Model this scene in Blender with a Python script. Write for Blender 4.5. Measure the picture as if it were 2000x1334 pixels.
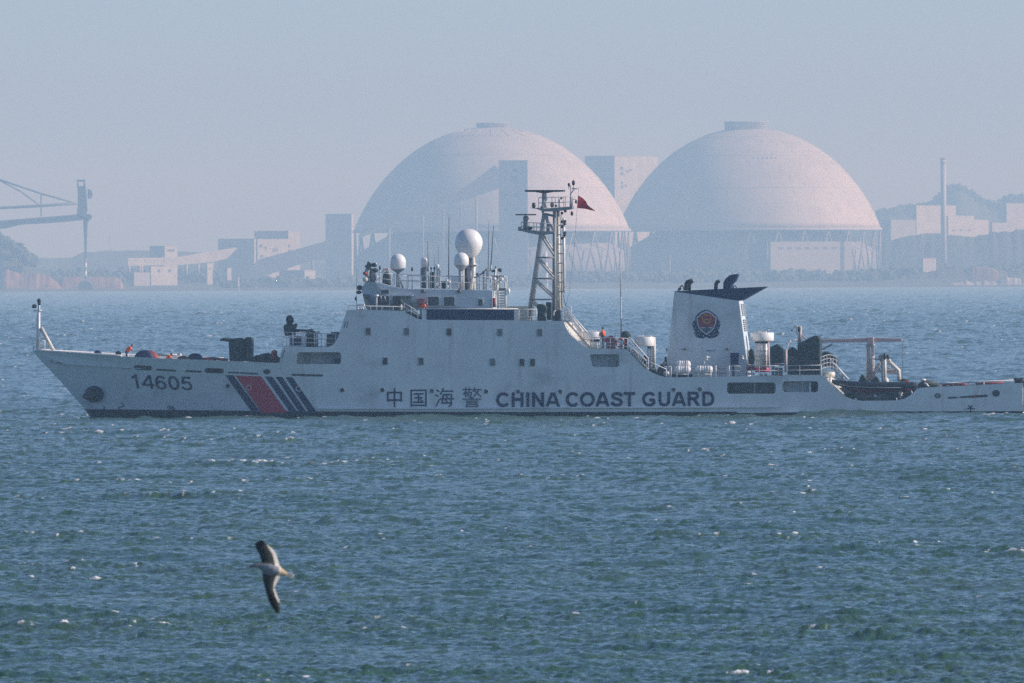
import bpy, bmesh, math, random
import numpy as np
from mathutils import Vector, Matrix, noise
R = math.radians
for o in list(bpy.data.objects):
    bpy.data.objects.remove(o, do_unlink=True)
SC = bpy.context.scene
COL = SC.collection
random.seed(7)

# ------------------------------------------------------------------ camera
H = 11.62                      # eye height above the sea
F = 33333.0                   # focal length in pixels of a 2000 px wide frame (600 mm lens)
HORIZON = 540.8
ROLL = 0.0052
cam_d = bpy.data.cameras.new("camera")
cam = bpy.data.objects.new("camera", cam_d)
COL.objects.link(cam)
cam_d.sensor_width = 36.0
cam_d.lens = 600.0
cam_d.clip_start = 1.0
cam_d.clip_end = 60000.0
pitch = (667.0 - HORIZON) / F
cam.matrix_world = (Matrix.Translation((0, 0, H)) @ Matrix.Rotation(R(90) - pitch, 4, 'X') @ Matrix.Rotation(-ROLL, 4, 'Z'))
cam_d.dof.use_dof = True
cam_d.dof.focus_distance = 1450.0
cam_d.dof.aperture_fstop = 10.0
SC.camera = cam

# ------------------------------------------------------------------ sky, sun, exposure
SUN_EL, SUN_AZ = R(27), R(-2)      # azimuth measured from +X (right) towards +Y (away)
sun_dir = Vector((math.cos(SUN_EL) * math.cos(SUN_AZ), math.cos(SUN_EL) * math.sin(SUN_AZ), math.sin(SUN_EL)))
world = bpy.data.worlds.new("World")
SC.world = world
world.use_nodes = True
nt = world.node_tree
bg = nt.nodes["Background"]
sky = nt.nodes.new("ShaderNodeTexSky")
sky.sky_type = 'NISHITA'
sky.sun_disc = False
sky.sun_elevation = SUN_EL
sky.sun_rotation = R(90) - SUN_AZ
sky.altitude = 800.0
sky.air_density = 0.5
sky.dust_density = 1.8
sky.ozone_density = 3.8
nt.links.new(sky.outputs[0], bg.inputs[0])
bg.inputs[1].default_value = 0.15
sun_d = bpy.data.lights.new("sun", 'SUN')
sun = bpy.data.objects.new("sun", sun_d)
COL.objects.link(sun)
sun_d.energy = 3.4
sun_d.angle = R(0.5)
sun_d.color = (1.0, 0.90, 0.86)
sun.rotation_euler = sun_dir.to_track_quat('Z', 'Y').to_euler()
SC.view_settings.view_transform = 'Standard'
SC.view_settings.look = 'None'
SC.view_settings.exposure = 0.3
SC.view_settings.gamma = 1.0
SC.render.engine = 'CYCLES'
SC.cycles.max_bounces = 5
SC.cycles.diffuse_bounces = 2
SC.cycles.glossy_bounces = 2
SC.cycles.volume_bounces = 0
SC.cycles.transparent_max_bounces = 8
SC.cycles.use_denoising = False
SC.cycles.use_adaptive_sampling = True
SC.cycles.adaptive_threshold = 0.003

# ------------------------------------------------------------------ materials
def mat(name, col, rough=0.5, metal=0.0, var=0.0, scale=1.0, col2=None, spec=0.5, emit=None, bump=0.0):
    m = bpy.data.materials.new(name)
    m.use_nodes = True
    t = m.node_tree
    b = t.nodes["Principled BSDF"]
    b.inputs["Base Color"].default_value = (*col, 1)
    b.inputs["Roughness"].default_value = rough
    b.inputs["Metallic"].default_value = metal
    b.inputs["Specular IOR Level"].default_value = spec
    if var > 0 or bump > 0:
        tc = t.nodes.new("ShaderNodeTexCoord")
        n = t.nodes.new("ShaderNodeTexNoise")
        n.inputs["Scale"].default_value = scale
        n.inputs["Detail"].default_value = 6
        n.inputs["Roughness"].default_value = 0.65
        t.links.new(tc.outputs["Object"], n.inputs["Vector"])
        if var > 0:
            mx = t.nodes.new("ShaderNodeMix")
            mx.data_type = 'RGBA'
            mr = t.nodes.new("ShaderNodeMapRange")
            mr.inputs[1].default_value = 0.35
            mr.inputs[2].default_value = 0.7
            t.links.new(n.outputs[0], mr.inputs[0])
            t.links.new(mr.outputs[0], mx.inputs["Factor"])
            mx.inputs["A"].default_value = (*col, 1)
            c2 = col2 or tuple(c * (1 - var) for c in col)
            mx.inputs["B"].default_value = (*c2, 1)
            t.links.new(mx.outputs["Result"], b.inputs["Base Color"])
        if bump > 0:
            bp = t.nodes.new("ShaderNodeBump")
            bp.inputs["Strength"].default_value = 1.0
            bp.inputs["Distance"].default_value = bump
            t.links.new(n.outputs[0], bp.inputs["Height"])
            t.links.new(bp.outputs[0], b.inputs["Normal"])
    return m

M = {}
M['white'] = mat('white_ship_paint', (.66, .73, .75), .45, var=.16, scale=.35)
def weather(m, k=1.0, a1=.35, a2=.40, c1=(.30, .27, .22), c2=(.22, .23, .25)):
    """rust runs and grime on hull paint: noise drawn out downwards, plus broad scuffs"""
    t = m.node_tree; b = t.nodes["Principled BSDF"]
    src = b.inputs["Base Color"].links[0].from_socket
    tc = t.nodes.new("ShaderNodeTexCoord")
    def layer(sc, lo, hi, amt, col, src, scale):
        mp = t.nodes.new("ShaderNodeMapping"); mp.inputs["Scale"].default_value = sc
        t.links.new(tc.outputs["Object"], mp.inputs["Vector"])
        n = t.nodes.new("ShaderNodeTexNoise"); n.inputs["Scale"].default_value = scale; n.inputs["Detail"].default_value = 5
        t.links.new(mp.outputs[0], n.inputs["Vector"])
        r = t.nodes.new("ShaderNodeMapRange"); r.inputs[1].default_value = lo; r.inputs[2].default_value = hi; r.inputs[4].default_value = amt
        t.links.new(n.outputs[0], r.inputs[0])
        x = t.nodes.new("ShaderNodeMix"); x.data_type = 'RGBA'
        t.links.new(r.outputs[0], x.inputs["Factor"]); t.links.new(src, x.inputs["A"]); x.inputs["B"].default_value = (*col, 1)
        return x.outputs["Result"]
    src = layer((1, 1, .12), .56, .74, a1, c1, src, 1.6 * k)
    src = layer((.35, 1, .6), .60, .70, a2, c2, src, .55 * k)
    t.links.new(src, b.inputs["Base Color"])
weather(M['white'])
M['white2'] = mat('white_fitting_paint', (.76, .75, .72), .45, var=.12, scale=1.5)
M['radome'] = mat('radome_shell', (.80, .79, .76), .35, var=.06, scale=.8)
M['navy'] = mat('navy_paint', (.006, .02, .08), .55, spec=.25, var=.3, scale=2)
M['navytext'] = mat('navy_lettering', (.005, .016, .07), .6, spec=.2)
M['red'] = mat('red_paint', (.48, .004, .05), .5, var=.2, scale=.7)
M['boot'] = mat('boot_top_paint', (.01, .016, .028), .5, spec=.3, var=.4, scale=.6)
M['keel'] = mat('antifouling_red', (.16, .03, .025), .6)
M['deck'] = mat('green_deck_paint', (.02, .06, .05), .7)
M['glass'] = mat('dark_window_glass', (.012, .02, .028), .08)
M['glass2'] = mat('grey_window_glass', (.10, .14, .14), .12)
M['glass3'] = mat('teal_window_glass', (.035, .06, .065), .1)
M['rubber'] = mat('black_rubber', (.012, .013, .015), .7)
M['black'] = mat('black_metal', (.012, .013, .016), .55)
M['grey'] = mat('grey_metal', (.42, .44, .45), .5, var=.2, scale=3)
M['greymid'] = mat('weathered_grey_metal', (.25, .27, .28), .55, var=.25, scale=2)
M['tarp'] = mat('dark_green_tarpaulin', (.018, .040, .038), .75, var=.45, scale=2.2, bump=.05)
M['tan'] = mat('sunlit_canvas', (.35, .28, .18), .8)  # lit folds and caps, the sunlight put into the colour
M['steel'] = mat('dark_steel', (.05, .055, .06), .45)
M['sunlit_white'] = mat('sunlit_white_paint', (.70, .66, .55), .5, var=.12, scale=2)  # white fittings with warm sunlight put into the colour
M['pink'] = mat('faded_pink_paint', (.50, .38, .36), .55)
M['redhose'] = mat('red_hose', (.30, .03, .035), .6)
M['orange'] = mat('orange_fabric', (.9, .13, .02), .75)
M['cloth'] = mat('dark_blue_fabric', (.02, .024, .045), .85)
M['skin'] = mat('skin', (.42, .26, .18), .6)
M['hair'] = mat('black_hair', (.012, .01, .01), .6)
M['flag'] = mat('red_flag_cloth', (.5, .01, .02), .8)
M['gold'] = mat('gold_paint', (.48, .22, .05), .5)
M['yellow'] = mat('yellow_star', (.75, .42, .05), .6)
M['badgeblue'] = mat('badge_blue', (.012, .05, .10), .5)
M['badgeteal'] = mat('badge_teal', (.06, .16, .17), .5)
M['badgered'] = mat('badge_red', (.22, .008, .03), .5)
M['silver'] = mat('badge_silver', (.58, .60, .66), .4)
M['boatblk'] = mat('boat_tube_rubber', (.012, .02, .032), .6, spec=.3)
M['boatred'] = mat('boat_hull_red', (.42, .018, .03), .5)
M['olive'] = mat('olive_tarpaulin', (.10, .11, .085), .8, var=.3, scale=3)

# ------------------------------------------------------------------ pixel -> place (measured from the photograph, 2000 px frame)
def unroll(px, py):
    return px - ROLL * (py - 667.0), py + ROLL * (px - 1000.0)

def W(px, py, Y):
    """world point at depth Y seen at (px, py)"""
    px, py = unroll(px, py)
    return Vector(((px - 1000.0) / F * Y, Y, H - (py - HORIZON) / F * Y))

D0 = 1456.6
YAW = R(-4.0)
CY, SY = math.cos(YAW), math.sin(YAW)

def XZ(px, py, yt):
    """ship-local (X aft, Z up) for a pixel on the plane at transverse offset yt (negative = near side)"""
    px, py = unroll(px, py)
    u = (px - 1000.0) / F
    X = (u * (D0 + yt * CY) + yt * SY) / (CY - u * SY)
    y = D0 + X * SY + yt * CY
    return X, H - (py - HORIZON) / F * y

def SW(X, yt, Z):
    return Vector((X * CY - yt * SY, D0 + X * SY + yt * CY, Z))

def S(px, py, yt):
    X, Z = XZ(px, py, yt)
    return SW(X, yt, Z)

PXM = 22.9     # pixels per metre at the ship

# ------------------------------------------------------------------ mesh building
class MB:
    def __init__(self):
        self.v, self.f, self.mi, self.sm, self.mats = [], [], [], [], []

    def add(self, verts, faces, m, smooth=False):
        if m not in self.mats:
            self.mats.append(m)
        k = self.mats.index(m)
        n = len(self.v)
        self.v += [Vector(p) for p in verts]
        for f in faces:
            self.f.append(tuple(n + i for i in f))
            self.mi.append(k)
            self.sm.append(smooth)
        return self

    def hexa(self, c, m):
        """c: 8 corners, bottom/near ring then far ring"""
        return self.add(c, [(0, 1, 2, 3), (7, 6, 5, 4), (0, 4, 5, 1), (1, 5, 6, 2), (2, 6, 7, 3), (3, 7, 4, 0)], m)

    def prism(self, near, far, m, smooth_side=False):
        n = len(near)
        self.add(list(near) + list(far), [tuple(range(n)), tuple(range(2 * n - 1, n - 1, -1))], m)
        self.add(list(near) + list(far), [(i, n + i, n + (i + 1) % n, (i + 1) % n) for i in range(n)], m, smooth_side)
        return self

    def poly(self, pts, y0, y1, m, smooth_side=False):
        """ship-space: pixel outline on the plane yt=y0, extruded to yt=y1"""
        q = [XZ(px, py, y0) for px, py in pts]
        return self.prism([SW(X, y0, Z) for X, Z in q], [SW(X, y1, Z) for X, Z in q], m, smooth_side)

    def box(self, x0, x1, y0, y1, t0, t1, m):
        return self.poly([(x0, y0), (x1, y0), (x1, y1), (x0, y1)], t0, t1, m)

    def tube(self, p, q, r0, m, r1=None, seg=8, caps=True):
        p, q = Vector(p), Vector(q)
        r1 = r0 if r1 is None else r1
        d = (q - p)
        if d.length < 1e-6:
            return self
        d.normalize()
        a = d.orthogonal().normalized()
        b = d.cross(a)
        vs = []
        for c, r in ((p, r0), (q, r1)):
            for i in range(seg):
                t = 2 * math.pi * i / seg
                vs.append(c + a * (r * math.cos(t)) + b * (r * math.sin(t)))
        fs = [(i, (i + 1) % seg, seg + (i + 1) % seg, seg + i) for i in range(seg)]
        self.add(vs, fs, m, True)
        if caps:
            self.add(vs, [tuple(range(seg - 1, -1, -1)), tuple(range(seg, 2 * seg))], m)
        return self

    def path(self, pts, r, m, seg=8, radii=None, closed=False):
        pts = [Vector(p) for p in pts]
        n = len(pts)
        rings = []
        up = None
        for i, p in enumerate(pts):
            if closed:
                d = pts[(i + 1) % n] - pts[i - 1]
            else:
                d = pts[min(i + 1, n - 1)] - pts[max(i - 1, 0)]
            d.normalize()
            if up is None:
                up = d.orthogonal().normalized()
            a = (up - d * up.dot(d))
            a = a.normalized() if a.length > 1e-6 else d.orthogonal().normalized()
            up = a
            b = d.cross(a)
            rr = radii[i] if radii else r
            rings.append([p + a * (rr * math.cos(2 * math.pi * k / seg)) + b * (rr * math.sin(2 * math.pi * k / seg)) for k in range(seg)])
        vs = [v for ring in rings for v in ring]
        fs = []
        for i in range(n if closed else n - 1):
            j = (i + 1) % n
            for k in range(seg):
                fs.append((i * seg + k, i * seg + (k + 1) % seg, j * seg + (k + 1) % seg, j * seg + k))
        self.add(vs, fs, m, True)
        if not closed:
            self.add(vs, [tuple(range(seg - 1, -1, -1)), tuple(range((n - 1) * seg, n * seg))], m)
        return self

    def lathe(self, c, prof, m, seg=24, axis='Z', smooth=True):
        """c base point; prof [(radius, height)...] along the axis"""
        c = Vector(c)
        if axis == 'Z': ax = (Vector((1, 0, 0)), Vector((0, 1, 0)), Vector((0, 0, 1)))
        elif axis == 'X': ax = (Vector((0, 1, 0)), Vector((0, 0, 1)), Vector((CY, SY, 0)))
        else: ax = axis
        vs = []
        for r, h in prof:
            for i in range(seg):
                t = 2 * math.pi * i / seg
                vs.append(c + ax[0] * (r * math.cos(t)) + ax[1] * (r * math.sin(t)) + ax[2] * h)
        fs = []
        for j in range(len(prof) - 1):
            for i in range(seg):
                fs.append((j * seg + i, j * seg + (i + 1) % seg, (j + 1) * seg + (i + 1) % seg, (j + 1) * seg + i))
        self.add(vs, fs, m, smooth)
        n = len(prof)
        self.add(vs, [tuple(range(seg - 1, -1, -1)), tuple(range((n - 1) * seg, n * seg))], m)
        return self

    def ball(self, c, rx, ry, rz, m, seg=16, rings=10, wob=0.0):
        c = Vector(c)
        vs = [c + Vector((0, 0, -rz))]
        for j in range(1, rings):
            a = -math.pi / 2 + math.pi * j / rings
            for i in range(seg):
                t = 2 * math.pi * i / seg
                p = Vector((math.cos(a) * math.cos(t), math.cos(a) * math.sin(t), math.sin(a)))
                k = 1 + wob * noise.noise(p * 2.1 + c * .37)
                vs.append(c + Vector((p.x * rx * k, p.y * ry * k, p.z * rz * k)))
        vs.append(c + Vector((0, 0, rz)))
        fs = [(0, 1 + (i + 1) % seg, 1 + i) for i in range(seg)]
        for j in range(rings - 2):
            for i in range(seg):
                a, b = 1 + j * seg + i, 1 + j * seg + (i + 1) % seg
                fs.append((a, b, b + seg, a + seg))
        L = len(vs) - 1
        o = 1 + (rings - 2) * seg
        fs += [(o + i, o + (i + 1) % seg, L) for i in range(seg)]
        return self.add(vs, fs, m, True)

    def build(self, name, parent=None, root=None, origin=None, bevel=0.0, weld=False):
        """parent: parent object; root: the thing whose origin the part shares; top-level meshes give origin"""
        o0 = Vector(root['origin_']) if root is not None else Vector(origin if origin is not None else (0, 0, 0))
        me = bpy.data.meshes.new(name)
        me.from_pydata([tuple(p - o0) for p in self.v], [], self.f)
        for m in self.mats:
            me.materials.append(m)
        me.polygons.foreach_set('material_index', self.mi)
        me.polygons.foreach_set('use_smooth', self.sm)
        bm = bmesh.new()
        bm.from_mesh(me)
        bmesh.ops.remove_doubles(bm, verts=bm.verts, dist=1e-4 if not weld else weld)
        if bevel > 0:
            bmesh.ops.bevel(bm, geom=[e for e in bm.edges if len(e.link_faces) == 2 and e.calc_face_angle(0) > .5], offset=bevel, segments=2, affect='EDGES', profile=.5)
        bmesh.ops.recalc_face_normals(bm, faces=bm.faces)
        bm.to_mesh(me)
        bm.free()
        me.update()
        o = bpy.data.objects.new(name, me)
        COL.objects.link(o)
        if parent is not None:
            o.parent = parent
        elif root is None:
            o.location = o0
        return o

ORIGINS = {}
def tag(o, label, cat, group=None, kind=None):
    if label: o['label'] = label
    if cat: o['category'] = cat
    if group: o['group'] = group
    if kind: o['kind'] = kind
    return o

def thing(name, origin, label, cat, group=None):
    o = bpy.data.objects.new(name, None)
    COL.objects.link(o)
    o.empty_display_size = .5
    o.location = origin
    o['origin_'] = list(origin)
    return tag(o, label, cat, group)

def sm(a, b, x):
    t = max(0.0, min(1.0, (x - a) / (b - a)))
    return t * t * (3 - 2 * t)

def lerp_tab(tab, x):
    if x <= tab[0][0]: return tab[0][1]
    for (a, ya), (b, yb) in zip(tab, tab[1:]):
        if x <= b:
            return ya + (yb - ya) * (x - a) / (b - a) if b > a else yb
    return tab[-1][1]
# ------------------------------------------------------------------ sea: one sheet, wave heights from two wind-sea spectra
def wave_field(L, N, peak, seed, wind, power=4.0, spread=1.0, kmax=None):
    rng = np.random.default_rng(seed)
    k1 = np.fft.fftfreq(N, d=L / N) * 2 * np.pi
    kx, ky = np.meshgrid(k1, k1)
    k = np.hypot(kx, ky)
    k[0, 0] = 1
    kp = 2 * np.pi / peak
    spec = k ** (-power) * np.exp(-(kp / k) ** 2)
    c = (kx * math.cos(wind) + ky * math.sin(wind)) / k
    spec *= (1 - spread) + spread * c ** 2
    if kmax: spec *= np.exp(-(k / kmax) ** 4)
    spec[0, 0] = 0
    z = (rng.normal(size=(N, N)) + 1j * rng.normal(size=(N, N))) * np.sqrt(spec)
    h = np.real(np.fft.ifft2(z))
    return (h / h.std()).astype(np.float32)

def field_at(h, L, x, y):
    N = h.shape[0]
    u = (x / L) % 1.0 * N
    v = (y / L) % 1.0 * N
    i = np.floor(u).astype(np.int64); j = np.floor(v).astype(np.int64)
    a = (u - i).astype(np.float32); b = (v - j).astype(np.float32)
    i %= N; j %= N
    i2 = (i + 1) % N; j2 = (j + 1) % N
    return h[j, i] * (1 - a) * (1 - b) + h[j, i2] * a * (1 - b) + h[j2, i] * (1 - a) * b + h[j2, i2] * a * b

def build_sea():
    ys = list(np.geomspace(30, 450, 40)[:-1]) + list(np.geomspace(450, 1700, 3300)[:-1]) + list(np.geomspace(1700, 16150, 2800))
    ys = np.array(ys)
    us = np.concatenate([-np.geomspace(.4, .0582, 14)[:-1], np.linspace(-.058, .058, 960), np.geomspace(.0582, .4, 14)[1:]])
    U, Y = np.meshgrid(us, ys)
    X = U * Y
    A = wave_field(211.0, 1024, 8.0, 3, R(76), 4.0, .85)
    B = wave_field(83.0, 1024, 1.7, 5, R(100), 4.0, .75)
    C = wave_field(157.0, 512, 24.0, 9, R(40), 4.2, .9)
    P = wave_field(900.0, 512, 60.0, 11, 0, 3.0, 0.0)
    E = wave_field(37.0, 1024, .55, 21, R(85), 4.0, .6)
    FN = wave_field(47.0, 1024, .32, 33, R(90), 3.4, .5)
    a = field_at(A, 211.0, X, Y)
    b = field_at(B, 83.0, X * .94 + Y * .34, Y * .94 - X * .34)
    c = field_at(C, 157.0, X, Y)
    p = field_at(P, 900.0, X * .7, Y)
    e = field_at(E, 37.0, X * .97 - Y * .24, Y * .97 + X * .24)
    fn = field_at(FN, 47.0, X * .4, Y * .8)
    h = WAVE_E * e * (1 + .2 * p) * np.clip((2400 - Y) / 1200, 0, 1) + WAVE_A * a * (.85 + .15 * np.clip((Y - 600) / 600, 0, 1)) + WAVE_B * b * (1 + .2 * p) + WAVE_C * c
    h = h + .5 * np.clip(h, 0, None) ** 2
    h = h * (1 + 1.1 * np.clip((Y - 1700) / 2600, 0, 1))
    lap = field_at(A, 211.0, X, 0 * Y + 51.0) + .6 * field_at(C, 157.0, X, 0 * Y + 20.0)
    h = h + .11 * lap * np.exp(-((Y - 1445) / 5.0) ** 2) * (np.abs(X) < 60)
    near = np.clip((Y - 60) / 300, 0, 1)
    h = (h - h.mean() - .26) * near * np.clip((16050 - Y) / 1200, 0, 1)
    crest = .45 * a + .50 * b + .50 * p + .70 * fn
    crest = crest + .7 * np.exp(-((Y - 1447) / 4.0) ** 2) * (np.abs(X) < 45)
    foam = np.clip((crest - FOAM_T - .3 * np.clip((950 - Y) / 450, 0, 1)) / .22, 0, 1).astype(np.float32)
    foam *= (np.abs(U) < .058)
    hh = h.astype(np.float32)
    ny, nx = X.shape
    V = np.stack([X, Y, hh], -1).reshape(-1, 3).astype(np.float32)
    idx = np.arange(ny * nx, dtype=np.int32).reshape(ny, nx)
    q = np.stack([idx[:-1, :-1], idx[:-1, 1:], idx[1:, 1:], idx[1:, :-1]], -1).reshape(-1, 4)
    me = bpy.data.meshes.new('sea')
    me.vertices.add(len(V)); me.vertices.foreach_set('co', V.ravel())
    me.loops.add(q.size); me.loops.foreach_set('vertex_index', q.ravel())
    me.polygons.add(len(q))
    me.polygons.foreach_set('loop_start', np.arange(0, q.size, 4, dtype=np.int32))
    me.polygons.foreach_set('use_smooth', np.ones(len(q), dtype=bool))
    me.update(calc_edges=True)
    at = me.attributes.new('foam', 'FLOAT', 'POINT')
    at.data.foreach_set('value', foam.ravel())
    m = bpy.data.materials.new('sea_water'); m.use_nodes = True
    t = m.node_tree; bs = t.nodes["Principled BSDF"]
    bs.inputs["Roughness"].default_value = .12
    bs.inputs["IOR"].default_value = 1.33
    bs.inputs["Specular Tint"].default_value = (.74, .97, .66, 1)
    geo = t.nodes.new("ShaderNodeNewGeometry")
    mp = t.nodes.new("ShaderNodeMapping"); mp.inputs["Scale"].default_value = (1.0, .55, 1.0)
    t.links.new(geo.outputs["Position"], mp.inputs["Vector"])
    n1 = t.nodes.new("ShaderNodeTexNoise"); n1.inputs["Scale"].default_value = 5.0; n1.inputs["Detail"].default_value = 3; n1.inputs["Roughness"].default_value = .6
    t.links.new(mp.outputs[0], n1.inputs["Vector"])
    bp = t.nodes.new("ShaderNodeBump"); bp.inputs["Strength"].default_value = 1.0; bp.inputs["Distance"].default_value = WATER_BUMP
    t.links.new(n1.outputs[0], bp.inputs["Height"])
    t.links.new(bp.outputs[0], bs.inputs["Normal"])
    n2 = t.nodes.new("ShaderNodeTexNoise"); n2.inputs["Scale"].default_value = .05; n2.inputs["Detail"].default_value = 3
    t.links.new(geo.outputs["Position"], n2.inputs["Vector"])
    cr = t.nodes.new("ShaderNodeValToRGB")
    cr.color_ramp.elements[0].position = .35; cr.color_ramp.elements[0].color = (*WATER_C1, 1)
    cr.color_ramp.elements[1].position = .65; cr.color_ramp.elements[1].color = (*WATER_C2, 1)
    t.links.new(n2.outputs[0], cr.inputs[0])
    att = t.nodes.new("ShaderNodeAttribute"); att.attribute_name = 'foam'
    n3 = t.nodes.new("ShaderNodeTexNoise"); n3.inputs["Scale"].default_value = 7.0; n3.inputs["Detail"].default_value = 4
    t.links.new(geo.outputs["Position"], n3.inputs["Vector"])
    mu = t.nodes.new("ShaderNodeMath"); mu.operation = 'MULTIPLY_ADD'
    t.links.new(n3.outputs[0], mu.inputs[0]); mu.inputs[1].default_value = 2.2; mu.inputs[2].default_value = -.2
    m2 = t.nodes.new("ShaderNodeMath"); m2.operation = 'MULTIPLY'; m2.use_clamp = True
    t.links.new(mu.outputs[0], m2.inputs[0]); t.links.new(att.outputs["Fac"], m2.inputs[1])
    mx = t.nodes.new("ShaderNodeMix"); mx.data_type = 'RGBA'
    t.links.new(m2.outputs[0], mx.inputs["Factor"]); t.links.new(cr.outputs[0], mx.inputs["A"])
    mx.inputs["B"].default_value = (.92, .92, .92, 1)
    t.links.new(mx.outputs["Result"], bs.inputs["Base Color"])
    rr = t.nodes.new("ShaderNodeMapRange"); rr.inputs[3].default_value = .14; rr.inputs[4].default_value = .7
    t.links.new(m2.outputs[0], rr.inputs[0]); t.links.new(rr.outputs[0], bs.inputs["Roughness"])
    me.materials.append(m)
    o = bpy.data.objects.new('sea', me); COL.objects.link(o)
    o['kind'] = 'structure'
    o['label'] = 'choppy blue green sea with scattered white wave crests'
    return o
WAVE_A, WAVE_B, WAVE_C, WAVE_E = .066, .032, .06, .013
FOAM_T = 3.1
WATER_BUMP = .06
WATER_C1, WATER_C2 = (.030, .088, .055), (.050, .104, .058)
build_sea()

# ------------------------------------------------------------------ air: one closed box round everything
def build_haze():
    mb = MB()
    x, y0, y1, z0, z1 = 5500.0, -60.0, 26400.0, -5.0, 172.0
    m = bpy.data.materials.new('haze_air'); m.use_nodes = True
    t = m.node_tree
    for n in list(t.nodes):
        if n.type == 'BSDF_PRINCIPLED': t.nodes.remove(n)
    pv = t.nodes.new("ShaderNodeVolumePrincipled")
    pv.inputs["Color"].default_value = (*HAZE_COL, 1)
    pv.inputs["Density"].default_value = HAZE_D
    pv.inputs["Anisotropy"].default_value = 0.0
    pv.inputs["Absorption Color"].default_value = (1, 1, 1, 1)
    t.links.new(pv.outputs[0], t.nodes["Material Output"].inputs["Volume"])
    mb.hexa([(-x, y0, z0), (x, y0, z0), (x, y0, z1), (-x, y0, z1), (-x, y1, z0), (x, y1, z0), (x, y1, z1), (-x, y1, z1)], m)
    o = mb.build('haze')
    tag(o, 'pale blue sea haze over the water and far shore', None, kind='stuff')
HAZE_COL = (.46, .76, 1.0)
HAZE_D = .92e-4
build_haze()
# ================================================================== the ship
ship = thing('coast_guard_ship', SW(0, 0, 0), 'white coast guard patrol ship with slanted red and blue bow stripes and navy lettering', 'ship')

TOP = [(65, 685), (120, 688.5), (200, 694), (300, 699.5), (400, 703.5), (480, 706.5), (543, 709), (545, 707), (551, 681), (554, 677), (640, 678), (650, 674), (658, 664),
       (664, 648), (670, 628), (677, 607), (680, 605), (742, 606), (788, 608), (800, 615), (816, 623), (830, 624.5), (1096, 627), (1101, 629), (1106, 641), (1113, 652), (1122, 662), (1133, 671),
       (1146, 678), (1158, 681), (1225, 683), (1232, 692), (1242, 704), (1255, 716), (1270, 726), (1286, 733), (1301, 737), (1400, 736), (1606, 733), (1611, 736), (1620, 747), (1630, 757),
       (1642, 768), (1654, 776), (1668, 781), (1684, 783), (1752, 782), (1766, 779), (1778, 772), (1788, 763), (1796, 757.5), (1802, 757), (1900, 752.5), (1998, 747.5)]
def ytop(px): return lerp_tab(TOP, px)
def drop(px):
    if px < 543: return 20 * sm(65, 130, px) + 3
    if px > 1800: return 10
    return 2.2
def stem(py): return lerp_tab([(600, 65), (685, 65), (815, 180), (870, 205)], py)
def b_at(px0, py):
    t = max(0, min(1, (px0 - 65) / 545.0))
    bt = .10 + 6.3 * (1 - (1 - t) ** 2.1)
    t2 = max(0, min(1, (px0 - 65) / 720.0))
    bw = .08 + 6.32 * (1 - (1 - t2) ** 1.7)
    v = max(0, min(1, (813 - py) / (813 - 688.0)))
    b = bw + (bt - bw) * v ** 1.35
    if py > 813: b = bw * (1 - .55 * min(1, (py - 813) / 50.0) ** 2)
    if px0 > 1780: b *= 1 - .03 * ((px0 - 1780) / 220.0) ** 1.5
    return b
def px_of(px0, py):
    return px0 if px0 >= 560 else stem(py) + (px0 - 65) / 495.0 * (560 - stem(py))
def px0_of(px, py):
    if px >= 560: return px
    s = stem(py)
    return 65 + (px - s) / (560 - s) * 495.0
def D(px, py, off=.02):
    """point on the near side plating, lifted outwards by off"""
    return S(px, py, -(b_at(px0_of(px, py), py) + off))

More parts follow.
